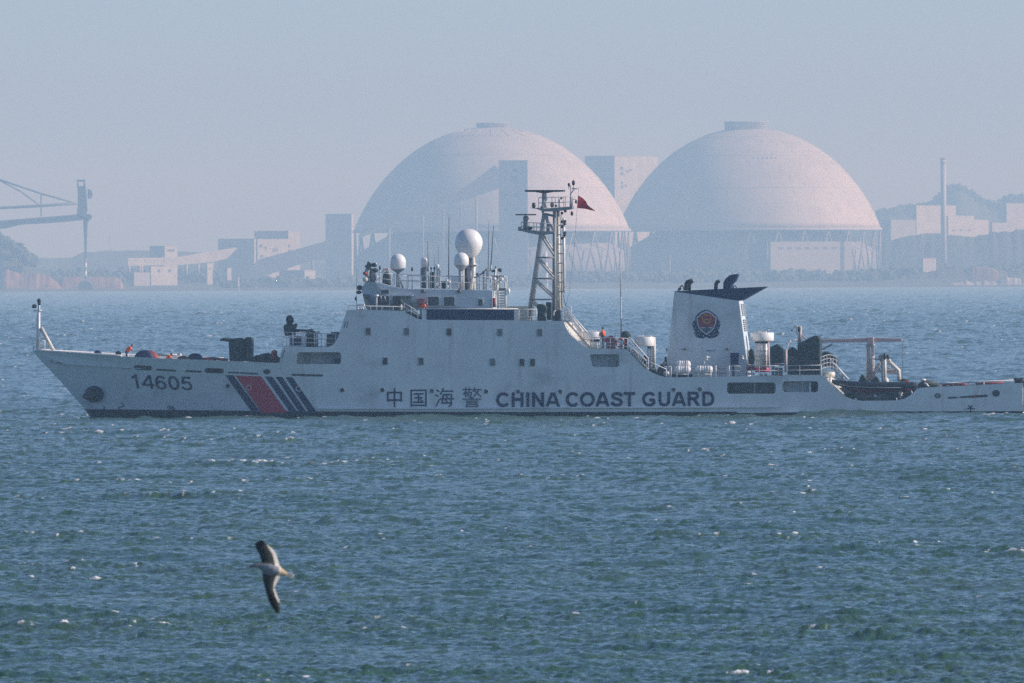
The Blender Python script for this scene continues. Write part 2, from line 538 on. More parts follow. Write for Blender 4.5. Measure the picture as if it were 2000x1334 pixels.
def build_hull():
    st = sorted(set([p for p, _ in TOP] + list(np.arange(65, 200, 4.0)) + list(np.arange(200, 640, 10.0)) + list(np.arange(640, 1997, 16.0)) + [1997.5]))
    st = [p for p in st if p <= 1997.5]
    keep = [st[0]]
    for p in st[1:]:
        if p - keep[-1] >= 1.0: keep.append(p)
    st = keep
    fr = [i / 26.0 for i in range(27)]
    rings, rowmat = [], None
    for p0 in st:
        yt = ytop(p0)
        boot = lerp_tab([(65, 799), (300, 801), (640, 803.5), (1000, 804.5), (1500, 804), (2000, 803)], p0)
        rows = [860, 840, 822, boot] + [boot + (yt - boot) * f for f in fr[1:]]
        pts = []
        for py in rows:
            b = b_at(p0, py)
            X, Z = XZ(px_of(p0, py), py, -b)
            pts.append((X, b, Z))
        bin_ = max(pts[-1][1] - .13, pts[-1][1] * .4)
        X, Z = XZ(px_of(p0, yt), yt, -pts[-1][1])
        zd = Z - drop(p0) / PXM
        bd = b_at(p0, yt + drop(p0)); bd = max(bd - .13, bd * .4)
        near = [SW(x, -b, z) for x, b, z in pts] + [SW(X, -bin_, Z), SW(X, -bd, zd)]
        far = [SW(X, bd, zd), SW(X, bin_, Z)] + [SW(x, b, z) for x, b, z in reversed(pts)]
        rings.append(near + far)
    n = len(rings[0])
    vs = [v for r in rings for v in r]
    half = n // 2
    mb = MB()
    for j in range(n):
        j2 = (j + 1) % n
        jj = min(j, n - 2 - j) if j < n - 1 else -1
        if jj in (0, 1): m = M['keel']
        elif jj == 2: m = M['boot']
        elif jj == -1: m = M['keel']
        elif j == half - 1: m = M['deck']
        else: m = M['white']
        if j == half - 1:      # the steep after end of the upper works has sunlight put into its colour
            for i in range(len(rings) - 1):
                mb.add(vs, [(i * n + j, (i + 1) * n + j, (i + 1) * n + j2, i * n + j2)], M['sunlit_white'] if 1096 <= st[i] < 1150 or 650 <= st[i] < 680 or 1606 <= st[i] < 1640 else m, False)
            continue
        mb.add(vs, [(i * n + j, (i + 1) * n + j, (i + 1) * n + j2, i * n + j2) for i in range(len(rings) - 1)], m, False)
    mb.add(vs, [tuple(range(n)), tuple(reversed(range((len(rings) - 1) * n, len(rings) * n)))], M['white'])
    o = mb.build('hull', ship, ship)
    # openings cut right into the plating: (px0, px1, py0, py1, corner radius px, skew px)
    cuts = [(577, 666, 688, 711, 5, -4), (1151, 1209, 692, 716.5, 4, 6), (1419.5, 1515, 747, 769, 6, 0), (1528, 1598, 744.5, 766, 6, 0)]
    cm = MB()
    for x0, x1, y0, y1, r, sk in cuts:
        pts = rrect(x0, x1, y0, y1, r, sk)
        q = [XZ(a, b, -6.4) for a, b in pts]
        cm.prism([SW(X, -7.2, Z) for X, Z in q], [SW(X, -4.9, Z) for X, Z in q], M['white'])
    co = cm.build('cutter')
    co.location = -Vector(ship['origin_'])
    co.location = (0, 0, 0)
    o.parent = None
    o.location = ship.location
    md = o.modifiers.new('cut', 'BOOLEAN'); md.object = co; md.operation = 'DIFFERENCE'; md.solver = 'EXACT'
    bpy.context.view_layer.update()
    dg = bpy.context.evaluated_depsgraph_get()
    me = bpy.data.meshes.new_from_object(o.evaluated_get(dg))
    me.name = 'hull'
    o.modifiers.clear()
    o.data = me
    o.location = (0, 0, 0)
    o.parent = ship
    bpy.data.objects.remove(co, do_unlink=True)
    return o, cuts

def rrect(x0, x1, y0, y1, r, sk=0.0, n=4):
    pts = []
    for cx, cy, a0 in ((x1 - r, y0 + r, -90), (x1 - r, y1 - r, 0), (x0 + r, y1 - r, 90), (x0 + r, y0 + r, 180)):
        for i in range(n + 1):
            a = R(a0 + 90.0 * i / n)
            px, py = cx + r * math.cos(a), cy + r * math.sin(a)
            f = (py - y0) / (y1 - y0)
            if sk > 0: px += sk * f * (1 if px < (x0 + x1) / 2 else 0) 
            if sk < 0 and px < (x0 + x1) / 2: px += -sk * (1 - f)
            pts.append((px, py))
    return pts

hull, CUTS = build_hull()
# ------------------------------------------------------------------ painted marks and openings on the plating
def part(mb, name, parent=None, bevel=0.0, label=None):
    o = mb.build(name, parent or ship, ship, bevel=bevel)
    if label: o['label'] = label
    return o

def decal_quad(mb, c, m, nu=6, nv=10, off=.03):
    """c = four pixel corners (top left, top right, bottom right, bottom left), laid on the plating as a thin sheet"""
    vs = []
    for j in range(nv + 1):
        for i in range(nu + 1):
            u, v = i / nu, j / nv
            x = (c[0][0] * (1 - u) + c[1][0] * u) * (1 - v) + (c[3][0] * (1 - u) + c[2][0] * u) * v
            y = (c[0][1] * (1 - u) + c[1][1] * u) * (1 - v) + (c[3][1] * (1 - u) + c[2][1] * u) * v
            vs.append(D(x, y, off))
    fs = [(j * (nu + 1) + i, j * (nu + 1) + i + 1, (j + 1) * (nu + 1) + i + 1, (j + 1) * (nu + 1) + i) for j in range(nv) for i in range(nu)]
    mb.add(vs, fs, m)

for name, c, m in (('blue_stripe', [(440, 732.5), (455.5, 733), (509, 805), (492, 805)], 'navy'),
                   ('red_stripe', [(460, 733.5), (510, 735), (561, 806), (511, 806)], 'red'),
                   ('blue_stripe', [(517.5, 735.5), (532, 736), (582, 806.5), (567, 806.5)], 'navy'),
                   ('blue_stripe', [(538.5, 736), (551, 736.5), (600.5, 807), (585.5, 807)], 'navy'),
                   ('blue_stripe', [(557.5, 736.5), (571, 737), (621, 808), (605, 808)], 'navy')):
    mb = MB(); decal_quad(mb, c, M[m]); part(mb, name)

def arc(cx, cy, rx, ry, a0, a1, n=26):
    return [(cx + rx * math.cos(R(a0 + (a1 - a0) * i / n)), cy + ry * math.sin(R(a0 + (a1 - a0) * i / n))) for i in range(n + 1)]
GLYPH = {   # centre lines in em units (cap height .716), advance width first
    'C': (.722, [arc(.385, .358, .275, .295, 38, 322)]),
    'H': (.722, [[(.145, 0), (.145, .716)], [(.577, 0), (.577, .716)], [(.145, .372), (.577, .372)]]),
    'I': (.278, [[(.139, 0), (.139, .716)]]),
    'N': (.722, [[(.14, 0), (.14, .716)], [(.577, 0), (.577, .716)], [(.145, .67), (.572, .05)]]),
    'A': (.722, [[(.075, 0), (.335, .716)], [(.647, 0), (.387, .716)], [(.2, .215), (.52, .215)]]),
    'O': (.778, [arc(.389, .358, .295, .295, 0, 360, 36)]),
    'S': (.667, [[(.575, .5), (.54, .6), (.45, .645), (.33, .648), (.21, .62), (.15, .54), (.175, .455), (.27, .405), (.4, .37), (.53, .315), (.575, .225), (.545, .13), (.45, .075), (.33, .067), (.2, .095), (.135, .15), (.105, .235)]]),
    'T': (.611, [[(.02, .648), (.59, .648)], [(.305, 0), (.305, .64)]]),
    'G': (.778, [arc(.4, .358, .285, .295, 38, 325), [(.4, .32), (.655, .32)], [(.625, .32), (.625, .12)]]),
    'U': (.722, [[(.143, .716), (.143, .29), (.165, .165), (.25, .085), (.36, .067), (.47, .085), (.555, .165), (.577, .29), (.577, .716)]]),
    'R': (.722, [[(.145, 0), (.145, .716)], [(.145, .65), (.42, .65), (.525, .615), (.56, .515), (.525, .415), (.42, .37), (.145, .37)], [(.38, .36), (.62, 0)]]),
    'D': (.722, [[(.145, 0), (.145, .716)], [(.145, .65), (.36, .65), (.5, .6), (.575, .48), (.59, .358), (.575, .235), (.5, .118), (.36, .067), (.145, .067)]]),
    '1': (.5, [[(.1, .545), (.22, .58), (.29, .69)], [(.305, 0), (.305, .716)]]),
    '4': (.585, [[(.43, 0), (.43, .716)], [(.41, .68), (.075, .225)], [(.03, .2), (.56, .2)]]),
    '6': (.585, [arc(.292, .222, .185, .18, 0, 360), [(.465, .54), (.43, .625), (.34, .668), (.25, .65), (.16, .57), (.115, .44), (.107, .25)]]),
    '0': (.585, [arc(.29, .355, .19, .312, 0, 360, 32)]),
    '5': (.585, [[(.5, .66), (.17, .66), (.115, .34)], [(.12, .355), (.2, .42), (.3, .435), (.42, .39), (.478, .25), (.43, .11), (.33, .055), (.22, .05), (.12, .095), (.07, .185)]]),
}
def text_part(name, txt, x0, x1, yt0, yt1, hgt, m, wd, shear=0.0):
    """lettering: stroked glyphs scaled into the pixel box, laid on the plating"""
    tot = sum(GLYPH[c][0] for c in txt)
    lead, tail = .06, .06
    mb = MB(); k = 0
    pen = 0.0
    for c in txt:
        adv, strokes_ = GLYPH[c]
        for st in strokes_:
            k += 1
            closed = math.hypot(st[0][0] - st[-1][0], st[0][1] - st[-1][1]) < 1e-6
            pts = []
            for i in range(len(st) - 1):         # subdivide long runs so that the sheet follows the plating
                n = max(1, int(math.hypot(st[i + 1][0] - st[i][0], st[i + 1][1] - st[i][1]) / .12))
                pts += [(st[i][0] + (st[i + 1][0] - st[i][0]) * q / n, st[i][1] + (st[i + 1][1] - st[i][1]) * q / n) for q in range(n)]
            pts.append(st[-1])
            L, Rr = [], []
            n = len(pts)
            for i, (x, y) in enumerate(pts):
                a = pts[i - 1] if i else (pts[-2] if closed else pts[0])
                b = pts[i + 1] if i < n - 1 else (pts[1] if closed else pts[-1])
                d1 = (x - a[0], y - a[1]); d2 = (b[0] - x, b[1] - y)
                l1, l2 = math.hypot(*d1) or 1, math.hypot(*d2) or 1
                if i == 0 and not closed: d1, l1 = d2, l2
                if i == n - 1 and not closed: d2, l2 = d1, l1
                t = (d1[0] / l1 + d2[0] / l2, d1[1] / l1 + d2[1] / l2)
                lt = math.hypot(*t) or 1
                nx, ny = -t[1] / lt, t[0] / lt
                mit = 1 / max(.6, (nx * -d1[1] / l1 + ny * d1[0] / l1))
                L.append((x + nx * wd / 2 * mit, y + ny * wd / 2 * mit)); Rr.append((x - nx * wd / 2 * mit, y - ny * wd / 2 * mit))
            vs = []
            for x, y in L + Rr:
                u = (pen + x - lead) / (tot - lead - tail)
                y = min(max(y, 0), .716)
                w = 1 - y / .716
                vs.append(D(x0 + (x1 - x0) * u + shear * w, yt0 + (yt1 - yt0) * u + hgt * w, .03 + .004 * (k % 9)))
            mb.add(vs, [(i, i + 1, n + i + 1, n + i) for i in range(n - 1)], m)
        pen += adv
    return part(mb, name)

text_part('hull_number', '14605', 254, 372, 731, 736, 27, M['navytext'], .105, 5)
text_part('lettering', 'CHINA', 970, 1092, 766.5, 766, 28.5, M['navytext'], .142)
text_part('lettering', 'COAST', 1106, 1239, 766, 765.5, 28.5, M['navytext'], .142)
text_part('lettering', 'GUARD', 1255, 1395, 765.5, 764.5, 28.5, M['navytext'], .142)

def strokes(name, box, segs, wd):
    """a hand drawn character: list of strokes in a unit box, x right, y down"""
    x0, x1, y0, y1 = box
    mb = MB()
    for k, s in enumerate(segs):
        w = wd
        pts = [(x0 + (x1 - x0) * a, y0 + (y1 - y0) * b) for a, b in s]
        for (ax, ay), (bx, by) in zip(pts, pts[1:]):
            dx, dy = bx - ax, by - ay
            L = math.hypot(dx, dy) or 1
            nx, ny = -dy / L * w / 2, dx / L * w / 2
            ex, ey = dx / L * w * .35, dy / L * w * .35
            o = .03 + .003 * k
            mb.add([D(ax - ex + nx, ay - ey + ny, o), D(bx + ex + nx, by + ey + ny, o), D(bx + ex - nx, by + ey - ny, o), D(ax - ex - nx, ay - ey - ny, o)], [(0, 1, 2, 3)], M['navytext'])
    return part(mb, name)

strokes('character', (756, 785, 759, 794), [[(.05, .22), (.95, .22)], [(.05, .22), (.05, .7)], [(.95, .22), (.95, .7)], [(.05, .64), (.95, .64)], [(.5, 0), (.5, 1)]], 3.4)
strokes('character', (802, 833, 761, 794), [[(.04, .04), (.96, .04), (.96, .98)], [(.04, .04), (.04, .98)], [(.04, .93), (.96, .93)], [(.22, .25), (.78, .25)], [(.27, .48), (.73, .48)],
                                            [(.2, .75), (.8, .75)], [(.5, .25), (.5, .75)], [(.64, .58), (.72, .67)]], 3.0)
strokes('character', (851, 886, 759, 795), [[(.06, .07), (.18, .16)], [(.0, .34), (.13, .43)], [(.03, .95), (.2, .6)], [(.42, .0), (.27, .3)], [(.38, .14), (.95, .14)],
                                            [(.42, .32), (.36, .78), (.9, .78)], [(.42, .32), (.88, .32)], [(.88, .32), (.84, .92), (.74, .96)], [(.25, .55), (1.0, .55)],
                                            [(.58, .38), (.64, .48)], [(.56, .62), (.63, .72)]], 2.7)
strokes('character', (904, 940, 757, 795), [[(.0, .1), (.5, .1)], [(.16, .0), (.16, .18)], [(.34, .0), (.34, .18)], [(.14, .2), (.04, .34)], [(.1, .24), (.46, .24), (.43, .48), (.36, .5)],
                                            [(.15, .32), (.32, .32), (.32, .44), (.15, .44), (.15, .32)], [(.64, .0), (.56, .2)], [(.6, .1), (1.0, .1)], [(.88, .12), (.6, .46)], [(.64, .16), (.98, .46)],
                                            [(.44, .52), (.56, .54)], [(.0, .59), (1.0, .59)], [(.18, .69), (.82, .69)], [(.18, .78), (.82, .78)], [(.2, .87), (.8, .87)],
                                            [(.2, .87), (.2, 1.0)], [(.8, .87), (.8, 1.0)], [(.2, .98), (.8, .98)]], 2.0)

def porthole(px, py, r=4.6, m='glass', rim='white', ry=None, name='porthole'):
    mb = MB()
    ry = ry or r
    n = 20
    def ring(k, off): return [D(px + r * k * math.cos(2 * math.pi * i / n), py + ry * k * math.sin(2 * math.pi * i / n), off) for i in range(n)]
    o, a, b, c = ring(1.22, .0), ring(1.15, .05), ring(.92, .05), ring(.88, .02)
    vs = o + a + b + c
    fs = [(k * n + i, k * n + (i + 1) % n, (k + 1) * n + (i + 1) % n, (k + 1) * n + i) for k in range(3) for i in range(n)]
    mb.add(vs, fs, M[rim])
    mb.add(c, [tuple(range(n))], M[m])
    return part(mb, name)
for px, py, m in ((445, 754, 'glass'), (486, 757, 'glass3'), (583, 759.5, 'glass2'), (668, 762, 'glass'), (746.5, 762, 'glass'), (843, 763.6, 'glass3'), (949, 764.7, 'glass'), (1011.5, 765, 'glass3'),
                  (1094.3, 765, 'glass3'), (1315.3, 761.5, 'glass3'), (1366.8, 760.5, 'glass3')):
    porthole(px, py, 4.7, m)
porthole(521, 726, 5.6, 'glass', 'steel', 4.2, 'fairlead')
porthole(1831.5, 773, 5.0, 'greymid', 'black', 4.3, 'fairlead')
porthole(1945.5, 768, 6.2, 'glass', 'black', 5.4, 'fairlead')

def window(px, py, w, h, m, r=2.2, surf=D, name='window', frame='grey', off=0.0):
    mb = MB()
    def ring(d, o, rr): return [surf(a, b, o + off) for a, b in rrect(px - w / 2 + d, px + w / 2 - d, py - h / 2 + d, py + h / 2 - d, max(rr, .3), 0, 3)]
    a, b, c, d = ring(-.7, 0, r + .7), ring(-.5, .05, r + .5), ring(.6, .05, r - .6), ring(.8, .015, r - .6)
    n = len(a)
    mb.add(a + b + c + d, [(k * n + i, k * n + (i + 1) % n, (k + 1) * n + (i + 1) % n, (k + 1) * n + i) for k in range(3) for i in range(n)], M[frame])
    mb.add(d, [tuple(range(n))], M[m])
    return part(mb, name)
for px, py, m in ((719, 647.5, 'glass3'), (794, 648, 'glass2'), (877, 648.5, 'glass'), (976, 649.5, 'glass2'), (1054, 649.8, 'glass2'),
                  (752, 705.5, 'glass'), (822, 706, 'glass3'), (962, 707.5, 'glass2'), (1019.5, 708, 'glass'), (1040, 708, 'glass')):
    window(px, py, 10.5, 14.5, m)

# slots in the bow and stern bulwark, anchor pocket, draught marks
def slot(pts, m='black', off=.03, name='bulwark_slot'):
    mb = MB()
    mb.add([D(a, b, off) for a, b in pts], [tuple(range(len(pts)))], M[m])
    return part(mb, name)
def bar_slot(x0, y0, x1, y1, w, m='black', name='bulwark_slot', rnd=True):
    n = 6
    pts = []
    L = math.hypot(x1 - x0, y1 - y0); ux, uy = (x1 - x0) / L, (y1 - y0) / L
    for cx, cy, s in ((x1, y1, 1), (x0, y0, -1)):
        for i in range(n + 1):
            a = -math.pi / 2 + math.pi * i / n
            dx, dy = math.cos(a) * w * (1 if rnd else .3), math.sin(a) * w
            pts.append((cx + s * (ux * dx - uy * dy), cy + s * (uy * dx + ux * dy)))
    return slot(pts, m, .03, name)
bar_slot(102, 706, 125, 708, 2.8, 'black', 'fairlead'); bar_slot(103, 705.8, 110, 706.3, 2.2, 'white2', 'fairlead_roller')
bar_slot(170, 713, 204, 715.5, 1.4); bar_slot(212, 716, 254, 719, 1.5); bar_slot(266, 717.5, 293, 719, 4.4, 'black', 'fairlead')
bar_slot(306, 722, 342, 724, 1.7); bar_slot(364, 724.6, 392, 726, 1.7); bar_slot(405, 723.5, 432, 724.5, 4.7, 'black', 'fairlead')
bar_slot(447, 727.5, 466, 728, 1.4); bar_slot(471, 728.5, 503, 730, 1.5); bar_slot(571, 732, 606, 733, 1.9); bar_slot(608, 733, 629, 733.3, 1.9)
bar_slot(1853, 777, 1890, 775, 1.6); bar_slot(1892, 775, 1927, 773, 2.2)
bar_slot(1902, 773.7, 1906, 773.5, 2.0, 'redhose', 'bulwark_slot'); bar_slot(1870, 776, 1874, 775.8, 1.8, 'grey')
for x, y in ((284, 718.5), (296, 719.5)): bar_slot(x - .3, y, x + .3, y, .9, 'white2', 'fairlead_roller')
mb = MB()
n = 22
vs = [D(184 + 19 * math.cos(2 * math.pi * i / n) * (1 + .05 * math.sin(i * 3)), 770 + 16.5 * math.sin(2 * math.pi * i / n), .02) for i in range(n)] + [D(186 + 16 * math.cos(2 * math.pi * i / n), 771 + 14 * math.sin(2 * math.pi * i / n), .3) for i in range(n)]
mb.add(vs, [(i, (i + 1) % n, n + (i + 1) % n, n + i) for i in range(n)] + [tuple(range(n, 2 * n))], M['navytext'])
mb.tube(D(164, 773, .2), D(180, 778, .5), .22, M['black'], .3)
mb.path([D(172, 758, .35), D(184, 772, .6), D(190, 784, .45)], .16, M['black'])
part(mb, 'anchor')
def mark(name, segs, w=1.6):
    mb = MB()
    for k, ((ax, ay), (bx, by)) in enumerate(segs):
        L = math.hypot(bx - ax, by - ay) or 1
        nx, ny = -(by - ay) / L * w / 2, (bx - ax) / L * w / 2
        o = .03 + .002 * k
        mb.add([D(ax + nx, ay + ny, o), D(bx + nx, by + ny, o), D(bx - nx, by - ny, o), D(ax - nx, ay - ny, o)], [(0, 1, 2, 3)], M['navytext'])
    return part(mb, name)
mark('draught_mark', [((203, 793), (204, 801)), ((200, 799), (207, 800))], 1.8)
mark('bulb_mark', [((235, 785), (243, 793)), ((243, 793), (231, 796)), ((231, 796), (233, 801))], 1.6)
mark('thruster_mark', [((326 + 0, 797), (330, 793)), ((330, 793), (337, 793.5)), ((337, 793.5), (342, 800)), ((328, 800), (338, 795)), ((330, 794), (339, 801))], 1.5)
mark('propeller_mark', [((1896, 797), (1891.5, 791)), ((1896, 797), (1899.5, 791)), ((1896, 797), (1887.5, 799)), ((1896, 797), (1904, 799)), ((1896, 797), (1895.7, 805))], 2.2)
# rubbing strakes
def strake(x0, y0, x1, y1, name='rubbing_strake'):
    mb = MB()
    n = 24
    for a, b in [(i / n, (i + 1) / n) for i in range(n)]:
        p = [(x0 + (x1 - x0) * k, y0 + (y1 - y0) * k) for k in (a, b)]
        mb.add([D(p[0][0], p[0][1] - 1.6, .0), D(p[1][0], p[1][1] - 1.6, .0), D(p[1][0], p[1][1] - 1, .22), D(p[0][0], p[0][1] - 1, .22),
                D(p[0][0], p[0][1] + 2.2, .0), D(p[1][0], p[1][1] + 2.2, .0), D(p[1][0], p[1][1] + 1.5, .22), D(p[0][0], p[0][1] + 1.5, .22)],
               [(0, 1, 2, 3), (3, 2, 6, 7), (7, 6, 5, 4)], M['white'])
    return part(mb, name)
strake(622, 798, 1522, 794.5)
strake(1440, 805, 1560, 804)
# recess contents behind the openings
def inner(name, x0, x1, y0, y1, yt, m, th=.1):
    mb = MB(); mb.box(x0, x1, y0, y1, yt, yt + th, M[m]); return part(mb, name)
inner('recess_door', 594, 606, 690, 711, -5.05, 'greymid'); inner('recess_locker', 637, 648, 690, 711, -5.3, 'greymid'); inner('recess_door', 654, 664, 700, 711, -5.2, 'navy')
inner('recess_shade_panel', 1422, 1512, 748, 768, -4.99, 'glass3', .06); inner('recess_shade_panel', 578, 664, 692, 710, -4.99, 'grey', .06); inner('recess_frame', 1176, 1178, 692, 716.5, -6.35, 'greymid'); inner('recess_locker', 1190, 1203, 702, 716.5, -5.2, 'grey')  # the recess panels paint the shade onto the back wall
inner('recess_locker', 1440, 1462, 748, 769, -5.1, 'steel'); inner('recess_locker', 1424, 1436, 750, 769, -5.0, 'black'); inner('recess_frame', 1473, 1475, 747, 769, -6.3, 'greymid')
inner('recess_door', 1480, 1511, 749, 769, -5.1, 'steel')
inner('recess_door', 1579, 1597, 746, 766, -5.2, 'black'); inner('recess_frame', 1545, 1546.5, 744.5, 766, -6.2, 'greymid'); inner('recess_post', 1567, 1568.5, 744.5, 766, -6.2, 'grey')
inner('recess_pipe', 1580, 1584, 746, 766, -6.0, 'white2')
# two ventilation slits and steps on the forward breaks
mark('front_slit', [((550, 700), (556, 684))], 1.4); 
mark('front_slit', [((672, 640), (675, 628))], 1.3); mark('front_slit', [((677, 640), (680, 627))], 1.3)

# ------------------------------------------------------------------ rails
def rail(pts_px, yt, hgt=22, posts=None, rows=(1, .62, .3), r=.032, m='white2', name='railing', pr=.035, build=True, mb=None):
    """rail run: foot line in pixels, height in pixels"""
    mb = mb or MB()
    n = len(pts_px)
    L = sum(math.hypot(b[0] - a[0], b[1] - a[1]) for a, b in zip(pts_px, pts_px[1:]))
    posts = posts or max(2, int(L / 32) + 1)
    def at(d):
        for a, b in zip(pts_px, pts_px[1:]):
            l = math.hypot(b[0] - a[0], b[1] - a[1])
            if d <= l + 1e-6: return (a[0] + (b[0] - a[0]) * d / l, a[1] + (b[1] - a[1]) * d / l)
            d -= l
        return pts_px[-1]
    foot = [at(L * i / (posts - 1)) for i in range(posts)]
    for x, y in foot: mb.tube(S(x, y, yt), S(x, y - hgt, yt), pr, M[m], seg=6)
    for k in rows:
        for a, b in zip(foot, foot[1:]): mb.tube(S(a[0], a[1] - hgt * k, yt), S(b[0], b[1] - hgt * k, yt), r, M[m], seg=6)
    return part(mb, name) if build else mb
# ------------------------------------------------------------------ forecastle
def bow_side(px0s, off_px, r, m, name):
    mb = MB()
    pts = []
    for p in px0s:
        y = ytop(p)
        b = b_at(p, y)
        pts.append(S(p, y - off_px, -(b - .06)))
    mb.path(pts, r, M[m]); return part(mb, name)
bow_side(list(range(70, 250, 12)), 1.0, .09, 'white2', 'cap_rail')
mb = MB()
pts = [SW(*(lambda q: (q[0], b_at(p, ytop(p)) - .06, q[1]))(XZ(p, ytop(p) - 2.2, -b_at(p, ytop(p))))) for p in range(70, 430, 15)]
mb.path(pts, .10, M['white2'])
for p in pts[3:14:2]: mb.tube(p, p + Vector((0, 0, -.6)), .12, M['white2'], seg=6)
part(mb, 'far_cap_rail')
mb = MB()
jm = S(75, 690, 0)
mb.tube(S(74.5, 690, 0), S(76, 610, 0), .17, M['white2'], .12); mb.tube(S(76, 612, 0), S(76.5, 588, 0), .09, M['white2'])
mb.tube(S(65, 607, 0), S(82, 606.5, 0), .06, M['white2'], seg=6)
mb.tube(S(80, 640, 0), S(106, 688, 0), .17, M['sunlit_white'])
mb.tube(S(71.5, 685, .2), S(73, 612, .2), .05, M['white2'], seg=6)
for k in range(9): mb.tube(S(72, 680 - k * 8, .15), S(76, 680 - k * 8, .1), .03, M['white2'], seg=6)
fm = part(mb, 'bow_mast')
for x, y, r in ((76.3, 588, .17), (67, 599, .2), (76.6, 593, .14)):
    mb = MB(); mb.lathe(S(x, y + 3, 0), [(r * .7, 0), (r, .08), (r, .22), (r * .6, .34)], M['black'], 10); part(mb, 'mast_light', fm)
rail([(65, 685), (88, 687)], 0.3, 22, 4, (1, .66, .33), .022, 'white2', 'bow_railing', .028)
rail([(66, 685), (87, 687)], -.3, 22, 3, (1, .66), .02, 'white2', 'bow_railing', .025)
# windlass, drums, vents
def drum(px, py, r, yt, w, m, name):
    mb = MB()
    c = S(px, py, yt)
    a = Vector((math.sin(-YAW), 1, 0)).normalized()
    mb.lathe(c, [(r * .55, 0), (r, .02), (r, .18), (r * .6, .2), (r * .6, w - .2), (r, w - .18), (r, w - .02), (r * .55, w)], M[m], 24, (Vector((1, 0, 0)), Vector((0, 0, 1)), a))
    return part(mb, name)
drum(281, 704, .88, -2.2, 2.0, 'navy', 'windlass_drum'); drum(290, 704, .82, -.6, 1.4, 'redhose', 'windlass_drum')
drum(357, 709, .62, -3.2, 1.2, 'black', 'mooring_winch'); drum(379.5, 705, .66, -2.6, 1.4, 'navy', 'mooring_winch')
mb = MB(); mb.tube(S(231, 701, -2.5), S(231, 690, -2.5), .22, M['black'], .18); mb.ball(S(231, 690, -2.5), .25, .25, .2, M['black']); part(mb, 'bollard')
mb = MB(); mb.tube(S(191, 697, -2), S(191, 689, -2), .3, M['navy'], .22); mb.ball(S(191, 689, -2), .32, .3, .22, M['navy']); part(mb, 'bollard')
mb = MB(); mb.tube(S(418, 708, -3), S(418, 699, -3), .18, M['black']); mb.box(413, 423, 698, 701, -3.2, -2.8, M['black']); part(mb, 'bollard')
mb = MB(); mb.path([S(392, 701, -1), S(415, 700, -1), S(445, 703, -1)], .12, M['redhose']); mb.path([S(396, 703, -2), S(404, 700, -2), S(412, 704, -2)], .11, M['redhose']); part(mb, 'fire_main')
mb = MB(); mb.box(432, 440, 700, 703, .5, 1.2, M['white2']); part(mb, 'deck_box')
mb = MB(); mb.box(346, 352, 690, 694, .5, 1.2, M['white2']); part(mb, 'deck_box')
mb = MB(); mb.tube(S(300, 692.5, 2), S(355, 694, 2), .11, M['white2']); part(mb, 'deck_pipe')
# covered gun
mb = MB()
mb.poly([(446, 661.5), (470, 659.5), (474, 664), (474.5, 706), (448, 706)], -1.6, 1.3, M['tarp'])
gun = part(mb, 'covered_gun', bevel=.12, label='bow gun under a dark green tarpaulin')
mb = MB(); mb.path([S(429.5, 664.5, -.4), S(437, 662.5, -.4), S(450, 664, -.4)], .14, M['tarp'], radii=[.07, .13, .2]); mb.poly([(430, 663.5), (449, 660.5), (449, 668), (433, 666)], -.5, -.3, M['tarp']); part(mb, 'barrel', gun)
mb = MB(); mb.poly([(476.5, 662), (480, 658.5), (489, 658.5), (491, 663), (490, 706), (479, 706)], -1.4, 1.2, M['tarp']); part(mb, 'ammunition_cover', gun, bevel=.12)
mb = MB(); mb.poly([(470, 661), (476.5, 661), (478, 672), (476, 690), (480, 705), (473, 705), (474, 680)], -.9, .9, M['tan']); part(mb, 'cover_fold', gun, bevel=.05)
mb = MB()
for x, y, r in ((505, 706, .5), (514, 702, .45), (522, 699, .38), (531, 703, .5), (538, 706, .45), (497, 708, .35)):
    mb.ball(S(x, y, -2), r * 1.3, r * 1.6, r, M['tarp'], wob=.5)
part(mb, 'covered_capstan')
mb = MB(); mb.tube(S(536, 708, -2.5), S(536, 688, -2.5), .24, M['redhose']); mb.ball(S(536, 688, -2.5), .27, .27, .2, M['redhose']); part(mb, 'vent_post')
# forward house roof: machine box, covered searchlight, tarps, rails
mb = MB(); mb.box(564, 597, 655.5, 677.5, -4.5, -2.2, M['white2']); bx = part(mb, 'deck_machine', bevel=.05)
mb = MB(); mb.box(567.5, 588, 657.5, 674, -4.56, -4.48, M['navy']); part(mb, 'machine_panel', bx)
mb = MB(); mb.poly([(553, 637), (557, 633), (572, 634), (579, 631), (577, 640), (575, 656), (556, 656)], -2.5, -1.2, M['tarp']); sl = part(mb, 'covered_searchlight', bevel=.1)
mb = MB(); mb.ball(S(566, 625, -1.9), .34, .34, .42, M['tarp'], wob=.2); mb.tube(S(566, 640, -1.9), S(566, 628, -1.9), .25, M['tarp']); part(mb, 'searchlight_head', sl)
mb = MB(); mb.tube(S(576, 645.5, -2), S(611, 647, -2), .13, M['black']); mb.box(586, 600, 647, 651, -2.3, -1.6, M['white2']); part(mb, 'water_cannon')
mb = MB()
for x, y, rx, rz in ((607, 652, .45, .35), (606, 662, .5, .45), (608, 672, .55, .3), (600, 668, .4, .35)): mb.ball(S(x, y, -2.6), rx, .6, rz, M['olive'] if y < 660 else M['tarp'], wob=.5)
part(mb, 'covered_locker')
mb = MB(); mb.tube(S(618.5, 678, -3), S(618.5, 649, -3), .12, M['sunlit_white']); mb.tube(S(619, 649, -3), S(624, 648, -3), .1, M['sunlit_white']); part(mb, 'vent_post')
mb = MB(); mb.poly([(638, 653), (646, 652), (646, 648.5), (659, 648), (663, 650), (660, 666), (655, 677), (637, 677)], -4, -2, M['steel']); part(mb, 'deck_locker', bevel=.04)
rail([(551, 674), (656, 677)], -6.1, 25, 6, (1, .6, .25), .025)
rail([(560, 676), (650, 677)], 5.8, 25, 5, (1, .6), .025)
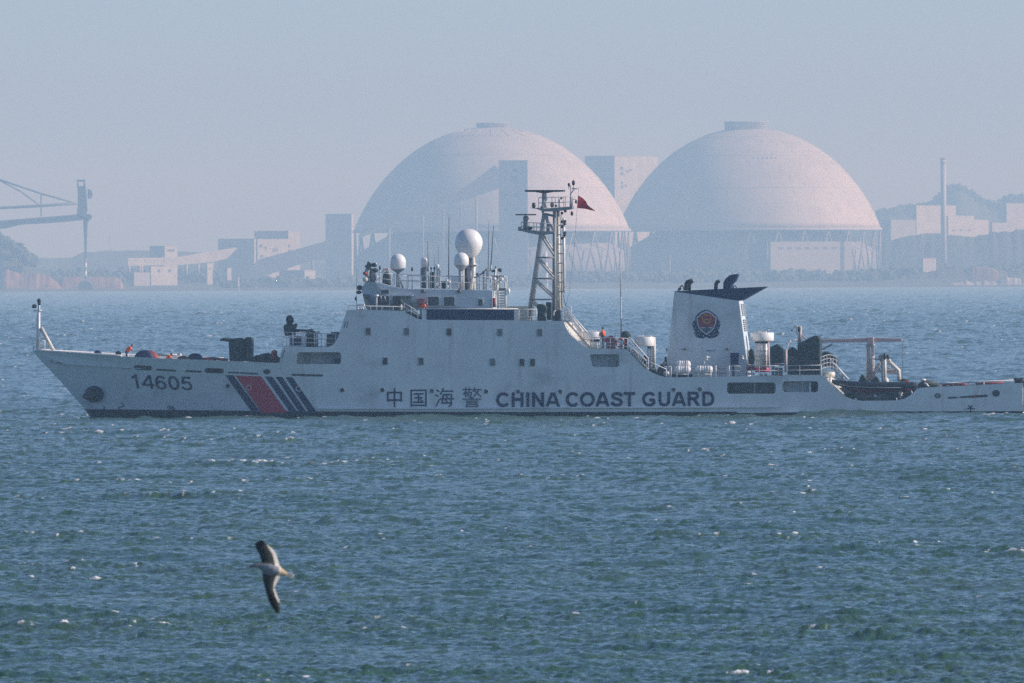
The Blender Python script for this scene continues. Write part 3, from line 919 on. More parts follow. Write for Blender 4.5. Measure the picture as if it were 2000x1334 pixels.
rail([(680, 605), (790, 607)], -6.3, 8, 6, (1,), .03)
mb = MB()
for k, y in enumerate((594, 600)): mb.box(697 + k, 711 - k, y, y + 3, -5.6, -4.6, M['white2'])
for x in (699, 705, 709): mb.ball(S(x, 603.5, -5.7), .1, .1, .1, M['white2'], 8, 6)
mb.box(697, 711, 601, 606, -5.5, -4.7, M['black']); part(mb, 'signal_lamp_rack')
mb = MB(); mb.tube(S(696.5, 606, -4), S(697, 525, -4), .022, M['steel'], .012, 6); mb.tube(S(695, 587, -4), S(695, 580, -4), .09, M['black']); part(mb, 'whip_antenna')

# ------------------------------------------------------------------ bridge house
def surf(yt):
    def f(px, py, off=.0): return S(px, py, yt - off)
    return f
def bridge():
    outline = [(712, 551), (732, 550.5), (746, 554), (764, 559), (778, 562.5), (795, 564.5), (962, 567), (962, 606), (716, 606), (707, 578), (703, 566), (705, 560)]
    q = [XZ(px, py, -4.2) for px, py in outline]
    cz = max(z for _, z in q)
    mb = MB()
    # front corner chamfered in plan: the near side starts a little aft of the centre front
    def off(px): return 1.6 * max(0, 1 - (px - 703) / 24.0) if px < 727 else 0
    near = [SW(X, -4.2 + off(px), Z) for (X, Z), (px, py) in zip(q, outline)]
    far = [SW(X, 4.2 - off(px), Z) for (X, Z), (px, py) in zip(q, outline)]
    n = len(near)
    mb.add(near + far, [(i, n + i, n + (i + 1) % n, (i + 1) % n) for i in range(n)], M['white'])
    # near and far faces as fans from an inner point on the flat side
    for ring, s in ((near, -4.2), (far, 4.2)):
        c = S(760, 585, s)
        mb.add(ring + [c], [(i, (i + 1) % n, n) for i in range(n)], M['white'])
    return part(mb, 'bridge_house')
bh = bridge()
def bpart(mb, name, bevel=0): return part(mb, name, bh, bevel)
bs = surf(-4.2)
def bwin(px, py, w, h, m, r=2.0, frame='white2'):
    o = window(px, py, w, h, m, r, bs, 'window', frame, .02); o.parent = bh; return o
bwin(748.5, 587.5, 24, 20, 'glass', 2); bwin(751.5, 570, 16, 8, 'glass', .8, 'grey'); bwin(846.5, 588.5, 23, 19, 'glass3', 2); bwin(877, 589, 22, 19, 'glass3', 2); bwin(938, 591, 10, 14.5, 'glass3', 1.5)
# raked front window on the chamfer
mb = MB()
def cham(px, py, o): return S(px, py, -4.2 + 1.6 * max(0, 1 - (px - 703) / 24.0) - o)
mb.add([cham(708, 575, .05), cham(722, 575, .05), cham(729, 602, .05), cham(715, 602, .05)], [(0, 1, 2, 3)], M['glass'])
o = bpart(mb, 'window')
mb = MB(); mb.tube(S(744, 578, -4.3), S(744.5, 588, -4.3), .03, M['white2'], seg=6); mb.tube(S(751, 579, -4.3), S(755, 589, -4.3), .05, M['white2'], seg=6); bpart(mb, 'wiper')
mb = MB(); mb.box(767, 803, 578, 606.5, -4.26, -4.2, M['greymid']); rc = bpart(mb, 'door_recess')
mb = MB(); mb.box(768, 781, 579, 606.5, -4.34, -4.27, M['glass']); bpart(mb, 'door')
mb = MB(); mb.box(765, 806, 576, 578.3, -4.9, -4.2, M['white']); bpart(mb, 'awning')
mb = MB(); mb.box(815, 828, 583.5, 600, -4.6, -4.2, M['redhose']); mb.box(817, 826, 587, 588, -4.63, -4.6, M['pink']); mb.box(817, 826, 591, 592, -4.63, -4.6, M['pink']); bpart(mb, 'red_cabinet')
for x, y in ((827, 572), (897, 572)):
    mb = MB(); mb.lathe(S(x, y, -4.4), [(.14, 0), (.2, .1), (.1, .3)], M['steel'], 10); bpart(mb, 'floodlight')
mb = MB(); mb.ball(S(702.5, 562, -2.5), .28, .3, .22, M['black']); mb.ball(S(701, 571, -2.6), .25, .3, .16, M['black']); bpart(mb, 'floodlight')
mb = MB(); mb.tube(S(735, 606, -5.8), S(735.5, 580, -5.8), .07, M['grey'], seg=8); mb.lathe(S(735.5, 580, -5.8), [(.1, 0), (.2, .08), (.16, .2)], M['white2'], 10); bpart(mb, 'pelorus')
mb = MB(); mb.ball(S(781.5, 590, -5.4), .3, .3, .25, M['tarp'], wob=.3); mb.tube(S(783, 606, -5.4), S(783, 591, -5.4), .11, M['sunlit_white']); bpart(mb, 'covered_binnacle')
# banner along the upper deck rail
mb = MB(); mb.box(833, 1004, 604.5, 625, -6.36, -6.28, M['navy']); bn = part(mb, 'banner_panel')
mb = MB(); mb.box(1004.3, 1012, 603.5, 626, -6.38, -6.26, M['white2']); mb.box(824.5, 832.7, 605, 625, -6.36, -6.28, M['white']); mb.tube(S(816, 603.5, -6.3), S(1012, 603.5, -6.3), .05, M['white2']); part(mb, 'banner_frame', bn)
rail([(790, 608), (816, 624)], -6.3, 16, 3, (1, .5), .025)
rail([(1014, 626), (1048, 626)], -6.2, 22, 3, (1, .66, .33), .025)
mb = MB(); mb.box(990, 1032, 598, 626, -1.5, 1.5, M['sunlit_white']); part(mb, 'mast_house')
# aft ladder of the bridge house, in the sun
mb = MB()
mb.tube(S(973, 606, -3.6), S(971, 556, -3.6), .10, M['sunlit_white']); mb.tube(S(988, 606, -3.4), S(987, 552, -3.4), .08, M['sunlit_white'])
for k in range(8): mb.box(972, 988, 566 + k * 5, 569 + k * 5, -3.7, -3.2, M['sunlit_white'])
mb.box(972.5, 988, 563, 566, -3.6, -2.6, M['steel'])
part(mb, 'bridge_ladder')
mb = MB(); mb.tube(S(965.5, 600, -4.32), S(965.5, 582, -4.32), .14, M['redhose']); part(mb, 'fire_extinguisher')
mb = MB(); mb.ball(S(993.5, 569, -3.5), .13, .2, .27, M['radome']); part(mb, 'round_lamp')
rail([(740, 557), (790, 563.5), (960, 566.5)], -4.0, 25, 9, (1, .55), .028)
rail([(770, 561), (960, 566)], 4.0, 25, 8, (1, .55), .028, 'grey')
rail([(962, 566), (990, 566)], -3.0, 26, 3, (1, .5), .028)
mb = MB()
for x, h in ((742, 521), (805, 524), (838, 520), (776, 540), (936, 530), (947, 528)): mb.tube(S(x, 566, -3.9), S(x, h, -3.9), .05, M['grey'], .035, 6)
for x, y in ((805, 526), (742, 523)): mb.ball(S(x, y, -3.9), .09, .09, .2, M['black'], 8, 6)
part(mb, 'roof_post')
# searchlights on the bridge roof
mb = MB(); mb.tube(S(729, 553, -2), S(727, 524, -2), .3, M['greymid'], .22); mb.tube(S(717, 551, -2.2), S(718, 524, -2.2), .2, M['greymid']); sp = part(mb, 'searchlight_stand')
mb = MB(); mb.poly([(711, 520), (716, 517), (718, 510), (724, 514), (724, 524), (716, 524)], -2.6, -1.8, M['steel']); part(mb, 'searchlight', sp, .05)
mb = MB(); mb.poly([(724, 515), (733, 513), (735, 518), (733, 522), (725, 521)], -2.6, -1.7, M['black']); mb.ball(S(733.5, 515, -2.1), .1, .3, .12, M['white2']); part(mb, 'searchlight', sp, .05)
mb = MB(); mb.ball(S(732, 528, -2), .32, .3, .2, M['tarp']); mb.ball(S(713, 534, -2.4), .2, .2, .16, M['redhose']); mb.ball(S(714, 546, -2.4), .26, .26, .24, M['sunlit_white']); mb.ball(S(717, 529, -2.3), .1, .1, .2, M['white2']); part(mb, 'signal_lamp', sp)
mb = MB(); mb.poly([(746, 560), (747.5, 536), (752, 530), (757, 530), (761, 538), (763, 560)], -2.6, -1.6, M['tarp']); cv = part(mb, 'covered_compass', bevel=.1)
mb = MB(); mb.box(748, 759, 524, 528.5, -2.5, -1.7, M['pink']); mb.tube(S(748, 528, -2.1), S(748, 532, -2.1), .05, M['white2']); mb.tube(S(759, 528, -2.1), S(759, 532, -2.1), .05, M['white2']); part(mb, 'compass_top', cv, .04)
mb = MB()
for x, y in ((737, 541), (740, 546), (736, 549)): mb.ball(S(x, y, -3), .14, .14, .13, M['white2'], 8, 6)
part(mb, 'loudspeaker')
# radomes
def radome(px, ytop_, ybase, rpx, yt, cyl, name='radome', neck=None, pear=False):
    r = rpx / PXM
    h = (ybase - ytop_) / PXM
    prof = []
    if pear:
        for i in range(1, 30):
            t = i / 29.0
            a = -math.pi / 2 + math.pi * t
            prof.append((r * math.cos(a) * (1.0 if a > 0 else 1.0), h - r + r * math.sin(a)))
        low = neck / PXM
        hc = h - r
        # taper below the widest point down to the neck
        prof = [(low, 0)] + [(low + (r - low) * math.sin(math.pi / 2 * t) ** .82, hc * t) for t in [.12, .25, .38, .5, .62, .74, .86, 1.0]] + [(r * math.cos(math.pi / 2 * t), hc + r * math.sin(math.pi / 2 * t)) for t in [i / 12 for i in range(1, 13)]]
    else:
        hc = h - r
        prof = [(r * .93, 0), (r, .06), (r, max(hc, .07))] + [(r * math.cos(math.pi / 2 * t), max(hc, .07) + r * math.sin(math.pi / 2 * t)) for t in [i / 12 for i in range(1, 13)]]
    prof[-1] = (.005, prof[-1][1])
    mb = MB(); mb.lathe(S(px, ybase, yt), prof, M['radome'], 32)
    return part(mb, name)
rd = radome(777.5, 495.5, 525, 15.2, -1, True)
mb = MB(); c = S(777.5, 536, -1); mb.lathe(c, [(.1, 0), (.14, .12), (.55, .42), (.62, .46)], M['greymid'], 24)
mb.tube(S(776.5, 563, -1), S(777, 534, -1), .13, M['greymid']); mb.tube(S(780, 562, -1.2), S(778, 535, -1.2), .1, M['sunlit_white']); mb.tube(S(787, 562, -.6), S(778.5, 538, -1), .09, M['sunlit_white']); mb.tube(S(786, 560, .6), S(778, 538, -1), .06, M['grey'])
part(mb, 'radome_stand', rd)
rd = radome(829, 502.5, 522, 7.6, -1.5, True)
mb = MB(); mb.tube(S(827, 563, -1.5), S(827, 521, -1.5), .16, M['greymid']); mb.tube(S(831, 563, -1.4), S(831, 521, -1.4), .10, M['sunlit_white']); mb.tube(S(822.5, 563, -1.6), S(822.5, 524, -1.6), .06, M['grey']); part(mb, 'radome_stand', rd)
rd = radome(915.5, 446.5, 504, 27.3, 3.4, False, pear=True, neck=11.5)
mb = MB(); mb.tube(S(916, 566, 3.4), S(916, 503, 3.4), .22, M['grey']); mb.tube(S(925, 566, 3.0), S(924, 503, 3.2), .17, M['sunlit_white']); mb.tube(S(920, 566, 2.6), S(928, 515, 3.4), .12, M['sunlit_white']); mb.tube(S(926, 540, 3.3), S(922, 563, 3.3), .07, M['sunlit_white']); mb.box(909, 931, 517, 519, 2.6, 4.2, M['grey']); part(mb, 'radome_stand', rd)
rd = radome(901, 493, 518, 14.6, -2.4, True)
mb = MB(); mb.lathe(S(901, 528, -2.4), [(.2, 0), (.28, .1), (.54, .38), (.6, .44)], M['grey'], 24)
mb.tube(S(900, 566, -2.4), S(900, 527, -2.4), .18, M['grey']); mb.tube(S(911, 566, -2), S(911, 520, -2), .16, M['black']); mb.tube(S(905, 566, -2.4), S(905, 527, -2.4), .08, M['sunlit_white']); part(mb, 'radome_stand', rd)
# roof clutter: whips, boxes, funnels
def whip(x0, y0, x1, y1, yt, r=.045, m='grey', base=True):
    mb = MB(); mb.tube(S(x0, y0, yt), S(x1, y1, yt), r, M[m], r * .45, 6)
    if base: mb.tube(S(x0, y0, yt), S(x0 + (x1 - x0) * .14, y0 + (y1 - y0) * .14, yt), r * 2, M['grey'], r * 1.7, 8)
    return part(mb, 'whip_antenna')
whip(876, 564, 877, 423, -2.5, .05, 'steel'); whip(836.5, 530, 836, 470, -1.8, .07, 'greymid'); whip(953, 545, 955, 430, -1, .04, 'greymid'); whip(958, 530, 964, 441, -2, .05, 'steel')
whip(849, 530, 849.5, 497, 0, .03, 'greymid', False); whip(856, 560, 856, 455, 2.5, .03, 'grey', False)
mb = MB(); mb.poly([(836, 563), (836, 540), (839, 532), (846, 531), (848, 535), (847.5, 563)], -2.6, -1.6, M['tarp']); part(mb, 'covered_locker', bevel=.06)
mb = MB(); mb.box(862, 870, 549, 564, -2, -1, M['black']); part(mb, 'deck_box', bevel=.04)
mb = MB(); mb.box(881, 898, 541, 564, 1, 2.2, M['white']); part(mb, 'deck_box', bevel=.04)
mb = MB(); mb.box(889, 896, 552, 563, -3.2, -2.6, M['grey'])
for k in range(3): mb.box(888.8, 896.2, 552 + k * 4, 553.5 + k * 4, -3.26, -3.2, M['white2'])
part(mb, 'antenna_tuner')
mb = MB()
for x, y0, y1, r in ((854.5, 564, 520, .09), (859, 564, 526, .07), (848.5, 564, 524, .06), (842, 564, 524, .05), (932, 566, 536, .06), (944, 566, 532, .06), (949.5, 566, 527, .05)):
    mb = MB(); mb.tube(S(x, y0, -3), S(x, y1, -3), r, M['grey'], seg=8); mb.ball(S(x, y1, -3), r * 1.7, r * 1.7, r * 2.2, M['steel'] if r < .07 else M['white2'], 8, 6); part(mb, 'aerial')
mb = MB()
for x, y in ((853, 556), (860, 560), (873, 548), (878, 551), (874, 560)): mb.ball(S(x, y, -3.2), .13, .13, .13, M['white2'], 8, 6)
part(mb, 'roof_fitting')
mb = MB(); mb.path([S(926, 543, -3), S(936, 538, -3), S(944, 532, -3), (S(951, 524, -3))], .05, M['steel']); part(mb, 'cable')
# sensor post at the aft end of the bridge roof
mb = MB(); mb.tube(S(966, 568, -3), S(967.5, 525, -3), .1, M['sunlit_white']); mb.tube(S(972, 568, -2.5), S(972, 536, -2.5), .08, M['sunlit_white']); mb.box(958, 985, 538, 539.5, -3.2, -2.4, M['grey']); mb.tube(S(958, 562, -3), S(970, 540, -3), .05, M['grey'], seg=6); ms = part(mb, 'sensor_post')
mb = MB(); mb.poly([(959, 529), (965, 526), (968, 529), (965, 532), (960, 531)], -3.3, -2.6, M['steel']); mb.ball(S(976.5, 527.5, -2.8), .18, .2, .16, M['tarp'], wob=.3); mb.tube(S(967.5, 530, -3), S(968, 520, -3), .05, M['black'], seg=6); part(mb, 'weather_sensor', ms)
mb = MB()
for x, y in ((960, 548), (963, 553), (980, 546), (976, 550), (966, 545)): mb.ball(S(x, y, -3.3), .15, .15, .16, M['white2'], 8, 6)
part(mb, 'floodlight', ms)
# ------------------------------------------------------------------ lattice mast
def mast():
    mb = MB()
    yn, yf = -1.3, 1.3
    # raked forward legs
    mb.tube(S(1031, 626, yn), S(1062, 416, -.7), .17, M['grey'], .13, 10); mb.tube(S(1036, 626, yf), S(1064, 416, .7), .15, M['sunlit_white'], .11, 10)
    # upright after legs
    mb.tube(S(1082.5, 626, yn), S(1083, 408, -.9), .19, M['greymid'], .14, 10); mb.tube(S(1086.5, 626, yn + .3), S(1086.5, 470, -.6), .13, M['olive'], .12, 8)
    mb.tube(S(1092, 626, yf), S(1090, 412, .8), .19, M['sunlit_white'], .14, 10); mb.tube(S(1097, 600, yf), S(1096, 420, .8), .06, M['grey'], .05, 8)
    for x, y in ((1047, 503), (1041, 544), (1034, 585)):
        mb.tube(S(x, y, yn), S(1082, y, yn), .07, M['greymid'], seg=8); mb.tube(S(x + 4, y, yf), S(1090, y, yf), .07, M['sunlit_white'], seg=8)
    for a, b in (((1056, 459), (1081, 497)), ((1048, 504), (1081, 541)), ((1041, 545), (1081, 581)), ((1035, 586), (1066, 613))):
        mb.tube(S(a[0], a[1], yn), S(b[0], b[1], yn), .10, M['grey'], seg=8); mb.tube(S(a[0] + 5, a[1], yf), S(b[0] + 5, b[1], yf), .09, M['sunlit_white'], seg=8)
    mb.tube(S(1062, 420, -.7), S(1080, 448, -.9), .1, M['grey'], seg=8); mb.tube(S(1067, 418, -.7), S(1072, 452, -.7), .13, M['grey'], seg=8); mb.tube(S(1066, 418, -.7), S(1082, 422, -.7), .1, M['greymid'], seg=8)
    for k in range(7): mb.tube(S(1083, 440 + k * 24, yn), S(1091, 440 + k * 24, yf), .05, M['grey'], seg=6)
    return part(mb, 'mast')
mast_o = mast()
def mp(mb, name, bevel=0): return part(mb, name, mast_o, bevel)
mb = MB()
mb.tube(S(1101.5, 573, -.2), S(1101, 426, -.2), .12, M['white2'], seg=10)
for k in range(8): mb.tube(S(1090, 440 + k * 18.5, .3), S(1101, 440 + k * 18.5, -.2), .045, M['grey'], seg=6)
mp(mb, 'ladder_pole')
mb = MB()
for x, y in ((1097.5, 434), (1103.5, 433), (1097.5, 444), (1103.5, 439), (1103.5, 455), (1097.5, 466), (1103.5, 461), (1097.5, 417), (1104, 413)): mb.lathe(S(x, y + 2, -.3), [(.07, 0), (.12, .05), (.12, .18), (.07, .24)], M['black'], 8)
for x, y in ((1103.5, 437.5), (1103.5, 460), (1097, 455)): mb.ball(S(x, y + 3, -.35), .12, .12, .06, M['white2'], 8, 6)
mp(mb, 'navigation_lights')
# lower platform and small radar
mb = MB(); mb.poly([(1012.5, 445), (1014, 450), (1032, 455), (1055, 459), (1082, 456), (1082, 452), (1054, 452), (1016, 446.5)], -1.4, 1.4, M['greymid']); mb.box(1012, 1016, 443, 451, -1.2, 1.2, M['greymid']); lp = mp(mb, 'lower_platform')
rail([(1018, 450), (1080, 453)], -1.4, 16, 6, (1, .5), .035, 'grey', 'platform_railing', .035).parent = mast_o
rail([(1018, 450), (1078, 453)], 1.4, 16, 5, (1, .5), .03, 'grey', 'platform_railing', .03).parent = mast_o
mb = MB(); mb.tube(S(1026.5, 450, 0), S(1026.5, 428, 0), .22, M['greymid'], .2, 12); mb.ball(S(1027, 426.5, 0), .26, .26, .24, M['greymid']); mb.tube(S(1031, 450, 0), S(1027, 434, 0), .1, M['greymid']); mb.ball(S(1035.5, 445.5, -.6), .22, .2, .15, M['black']); mp(mb, 'radar_pedestal')
mb = MB(); mb.box(1006.5, 1047, 418, 420.6, -.14, .14, M['steel']); mp(mb, 'radar_scanner', .03)
# top platform and large radar
mb = MB(); mb.poly([(1032.5, 406), (1052, 406), (1062, 407.5), (1118, 403), (1118, 408), (1104, 410), (1080, 413), (1062, 413), (1053, 410), (1048, 408)], -1.3, 1.3, M['greymid']); mb.poly([(1055, 404), (1060, 400), (1062, 413), (1059, 417)], -.5, .5, M['greymid']); mp(mb, 'top_platform')
rail([(1052, 407), (1117, 405)], -1.3, 21, 6, (1, .5), .03, 'grey', 'platform_railing', .03).parent = mast_o
rail([(1052, 407), (1117, 405)], 1.3, 21, 5, (1, .5), .03, 'white2', 'platform_railing', .03).parent = mast_o
mb = MB(); mb.tube(S(1062.5, 406, 0), S(1063, 388, 0), .2, M['grey'], .2, 12); mb.tube(S(1066.5, 406, .1), S(1066.5, 390, .1), .08, M['white2']); mb.lathe(S(1063, 390, 0), [(.2, 0), (.2, .1), (.22, .12), (.2, .5), (.1, .62)], M['greymid'], 14); mp(mb, 'radar_pedestal')
mb = MB(); mb.poly([(1025, 371), (1099, 371), (1099, 374.5), (1080, 375), (1070, 377), (1056, 377), (1046, 375.2), (1025, 374.6)], -.2, .2, M['black']); mb.box(1099.2, 1104, 371, 374.3, -.2, .2, M['white2']); mp(mb, 'radar_scanner', .03)
mb = MB()
for x, y in ((1042.5, 406, ), (1078.5, 405)): mb.lathe(S(x, y, -.6), [(.12, 0), (.12, .08), (.17, .1), (.17, .25), (.12, .27), (.15, .32), (.13, .44)], M['black'], 10)
mb.ball(S(1086, 402, -.6), .12, .12, .1, M['black'], 8, 6); mb.tube(S(1093.5, 405, -.8), S(1093.5, 388, -.8), .05, M['white2'], seg=6); mb.ball(S(1096.5, 387, -.8), .1, .1, .11, M['black'], 8, 6); mb.ball(S(1092.5, 393, -.8), .09, .09, .09, M['black'], 8, 6)
mp(mb, 'signal_lamp')
mb = MB()
mb.tube(S(1114.5, 405, 0), S(1115, 377, 0), .1, M['grey'], .08); mb.tube(S(1115, 378, 0), S(1122, 369, 0), .05, M['grey'], seg=6); mb.tube(S(1117, 368.5, 0), S(1131, 368.5, 0), .05, M['grey'], seg=6); mb.tube(S(1115, 378, 0), S(1114, 362, 0), .035, M['grey'], seg=6)
mb.tube(S(1120, 369, 0), S(1120, 358, 0), .035, M['grey'], seg=6); mb.tube(S(1111, 370, 0), S(1111, 360, 0), .03, M['grey'], seg=6); mb.tube(S(1117.5, 408, 0), S(1117.5, 384, 0), .06, M['greymid'], seg=6); mb.tube(S(1117, 389, 0), S(1126, 389, 0), .03, M['grey'], seg=6)
mp(mb, 'gaff')
mb = MB()
for x, y, r in ((1120, 357, .14), (1111, 361, .1), (1125, 394, .1), (1117, 417, .12)): mb.ball(S(x, y, 0), r, r, r * 1.7, M['black'], 10, 8)
mp(mb, 'signal_lamp')
mb = MB(); mb.path([S(1130.3, 369, 0), S(1127, 410, .2), S(1122, 480, .6), S(1112, 572, 1.2), S(1104, 600, 1.4)], .016, M['greymid'], 5); mb.path([S(1100, 575, .2), S(1103, 590, .3), S(1106, 604, .5)], .03, M['steel'], 5); mp(mb, 'halyard')
# flag: a thing of its own, hanging from the halyard
def build_flag():
    mb = MB()
    nu, nv = 14, 8
    top = [(1129.5, 382), (1134, 384), (1140, 388.5), (1145, 394), (1147, 399.5), (1153, 405), (1162, 411)]
    bot = [(1126.8, 406), (1133, 407), (1140, 407.5), (1146, 408.5), (1151, 410), (1156, 411), (1163, 412)]
    def pick(tab, u):
        k = u * (len(tab) - 1); i = min(int(k), len(tab) - 2); f = k - i
        return (tab[i][0] * (1 - f) + tab[i + 1][0] * f, tab[i][1] * (1 - f) + tab[i + 1][1] * f)
    vs = []
    for side in (-.012, .012):
        for j in range(nv + 1):
            for i in range(nu + 1):
                u, v = i / nu, j / nv
                a, b = pick(top, u), pick(bot, u)
                vs.append(S(a[0] * (1 - v) + b[0] * v, a[1] * (1 - v) + b[1] * v, .1 + .22 * u * math.sin(5.5 * u + 2.0 * v) + side))
    n = (nu + 1) * (nv + 1)
    fs = [(j * (nu + 1) + i, j * (nu + 1) + i + 1, (j + 1) * (nu + 1) + i + 1, (j + 1) * (nu + 1) + i) for j in range(nv) for i in range(nu)]
    fs += [tuple(n + k for k in reversed(f)) for f in list(fs)]
    mb.add(vs, fs, M['flag'], True)
    org = S(1129, 394, .1)
    t = thing('flag', org, 'red flag with small yellow stars streaming from the mast halyard', 'flag')
    mb.build('flag_cloth', t, t)
    def star(cx, cy, r, rot=0):
        m2 = MB()
        pts = []
        for k in range(10):
            rr = r if k % 2 == 0 else r * .4
            a = R(36 * k + rot) - math.pi / 2
            pts.append(S(cx + rr * math.cos(a), cy + rr * math.sin(a), .03))
        m2.add(pts, [tuple(range(10))], M['yellow']); m2.build('star', t, t)
    star(1132.5, 387.5, 2.1); star(1139.5, 392, 1.1, 20); star(1137, 389, .7, 40); star(1138.6, 395, .7); star(1136, 397, .7, 15)
build_flag()
# foot of the mast: covered gear, sunlit rail
mb = MB()
mb.poly([(1048, 595), (1056, 593), (1066, 597), (1068, 604), (1064, 612), (1066, 627), (1049, 627), (1050, 610)], -4.6, -3.4, M['tarp']); part(mb, 'covered_gun_mount', bevel=.1)
mb = MB(); mb.poly([(1066, 590), (1077, 590), (1077, 625), (1068, 625)], -2.5, -1.7, M['tarp']); part(mb, 'covered_locker', bevel=.06)
mb = MB(); mb.poly([(1081, 627), (1082, 611), (1086, 606), (1096, 606), (1097, 627)], -4.8, -3.8, M['black']); mb.path([S(1081, 618, -4.9), S(1082, 609, -4.9), S(1086, 605, -4.9)], .07, M['white2']); part(mb, 'cable_drum', bevel=.06)
mb = MB(); mb.lathe(S(1094.5, 601, 1.5), [(.02, 0), (.24, .02), (.26, .18), (.1, .32)], M['tan'], 12); part(mb, 'vent_cap')
for yt in (-6.0, 5.6): rail([(1096, 625), (1116, 622)], yt, 24, 4, (1, .66, .33), .03, 'white2')
# stairs from the upper deck to the boat deck, with lit drums behind
def stair(x0, y0, x1, y1, yt, wd, hgt=20, name='stairway', steps=10, m='grey'):
    mb = MB()
    for t in (yt, yt + wd):
        mb.tube(S(x0, y0, t), S(x1, y1, t), .09, M[m], seg=6)
        for h in (hgt, hgt * .55): mb.tube(S(x0, y0 - h, t), S(x1, y1 - h, t), .045 if h < hgt else .06, M['white2'], seg=6)
        for k in range(5):
            f = k / 4
            mb.tube(S(x0 + (x1 - x0) * f, y0 + (y1 - y0) * f, t), S(x0 + (x1 - x0) * f, y0 + (y1 - y0) * f - hgt, t), .04, M['white2'], seg=6)
    for k in range(steps):
        f = (k + .5) / steps
        x, y = x0 + (x1 - x0) * f, y0 + (y1 - y0) * f
        mb.box(x - 2.5, x + 2.5, y - .6, y + .6, yt, yt + wd, M[m])
    return part(mb, name)
stair(1106, 627, 1154, 681, -4.6, .9, 24)
stair(1104, 627, 1150, 681, 4.0, .9, 22)
mb = MB()
for x, y0, y1, r in ((1113, 681, 651, .2), (1120, 681, 658, .22), (1128, 681, 655, .2), (1136, 681, 645, .12)): mb.tube(S(x, y0, 1), S(x, y1, 1), r, M['sunlit_white'])
part(mb, 'gas_bottle_rack')
def mushroom(cap, post, yt, base=None, name='vent_mushroom', top=True):
    (cx0, cx1, cy0, cy1), (px0, px1, py1) = cap, post
    cr, pr = (cx1 - cx0) / 2 / PXM, (px1 - px0) / 2 / PXM
    mb = MB()
    mb.lathe(S((px0 + px1) / 2, py1, yt), [(pr, 0), (pr, (py1 - cy1) / PXM + .1)], M['radome'], 24)
    o = part(mb, name)
    mb = MB(); hh = (cy1 - cy0) / PXM
    mb.lathe(S((cx0 + cx1) / 2, cy1, yt), [(cr * .8, -.04), (cr * .97, 0), (cr, .06), (cr, hh - .06), (cr * .96, hh)], M['radome'], 28)
    part(mb, 'vent_cap', o)
    mb = MB(); mb.lathe(S((px0 + px1) / 2, cy1 + 4.5, yt), [(pr * 1.02, 0), (pr * 1.06, .16)], M['black'], 24); part(mb, 'vent_mesh', o)
    return o
mushroom((1138, 1176.5, 648, 662.5), (1152, 1171, 681), -4.3)
mb = MB(); mb.box(1152, 1165, 645.3, 648, -4.7, -3.9, M['white2']); part(mb, 'hatch_cover', bevel=.03)
mb = MB(); mb.box(1245, 1256, 655, 658, -4.6, -3.8, M['white2']); mb.box(1258, 1272, 655.5, 658, -4.6, -3.6, M['white2']); part(mb, 'hatch_cover', bevel=.03)
v2 = mushroom((1239, 1279, 658, 676), (1264.5, 1272, 720), -4.2)
mb = MB(); mb.tube(S(1277.5, 719, -4.3), S(1277.5, 659, -4.3), .14, M['sunlit_white'], seg=10)
for k in range(9): mb.box(1272, 1278, 679 + k * 4, 680.5 + k * 4, -4.4, -4.1, M['sunlit_white'])
part(mb, 'vent_ladder', v2)
mb = MB()
for x, y, r in ((1186, 664, .3), (1193, 660, .26), (1197, 666, .28)): mb.ball(S(x, y, -1), r, r, r * .8, M['redhose'], 10, 8, .3)
mb.box(1184, 1199, 666, 681, -1.3, -.7, M['redhose']); mb.tube(S(1201, 681, -1), S(1201, 650, -1), .07, M['white2']); part(mb, 'fire_hose_station')
mb = MB(); mb.ball(S(1222, 655, -4), .42, .4, .36, M['tarp'], wob=.3); mb.box(1219, 1226, 657, 682, -4.3, -3.7, M['tarp']); part(mb, 'covered_searchlight')
rail([(1158, 681), (1226, 683)], -6.1, 22, 5, (1, .6, .3), .03)
rail([(1150, 681), (1226, 683)], 5.9, 22, 4, (1, .6), .03)
stair(1228, 680, 1266, 722, -6.2, .8, 22)
mb = MB(); whip_o = mb.tube(S(1213.5, 682, -2), S(1212.5, 580, -2), .075, M['grey'], .06, 8).tube(S(1212.5, 582, -2), S(1211, 489, -2), .055, M['grey'], .02, 6); part(mb, 'whip_antenna')
# deck abaft the stairs
mb = MB(); mb.poly([(1254, 700), (1259, 693), (1265, 696), (1268, 705), (1267, 716), (1254, 716)], -5, -4, M['navy']); part(mb, 'covered_bench', bevel=.08)
rail([(1232, 690), (1258, 716), (1301, 735)], -6.3, 14, 5, (1,), .035, 'white2')
mb = MB(); mb.box(1240, 1262, 716, 726, -4, -2, M['tarp']); mb.box(1268, 1300, 722, 737, -5.6, -4.4, M['tarp']); mb.ball(S(1303.5, 729, -5.8), .16, .16, .16, M['white2'], 10, 8); mb.ball(S(1299, 730, -5.7), .2, .16, .18, M['grey'], 10, 8); part(mb, 'mooring_gear', bevel=0)
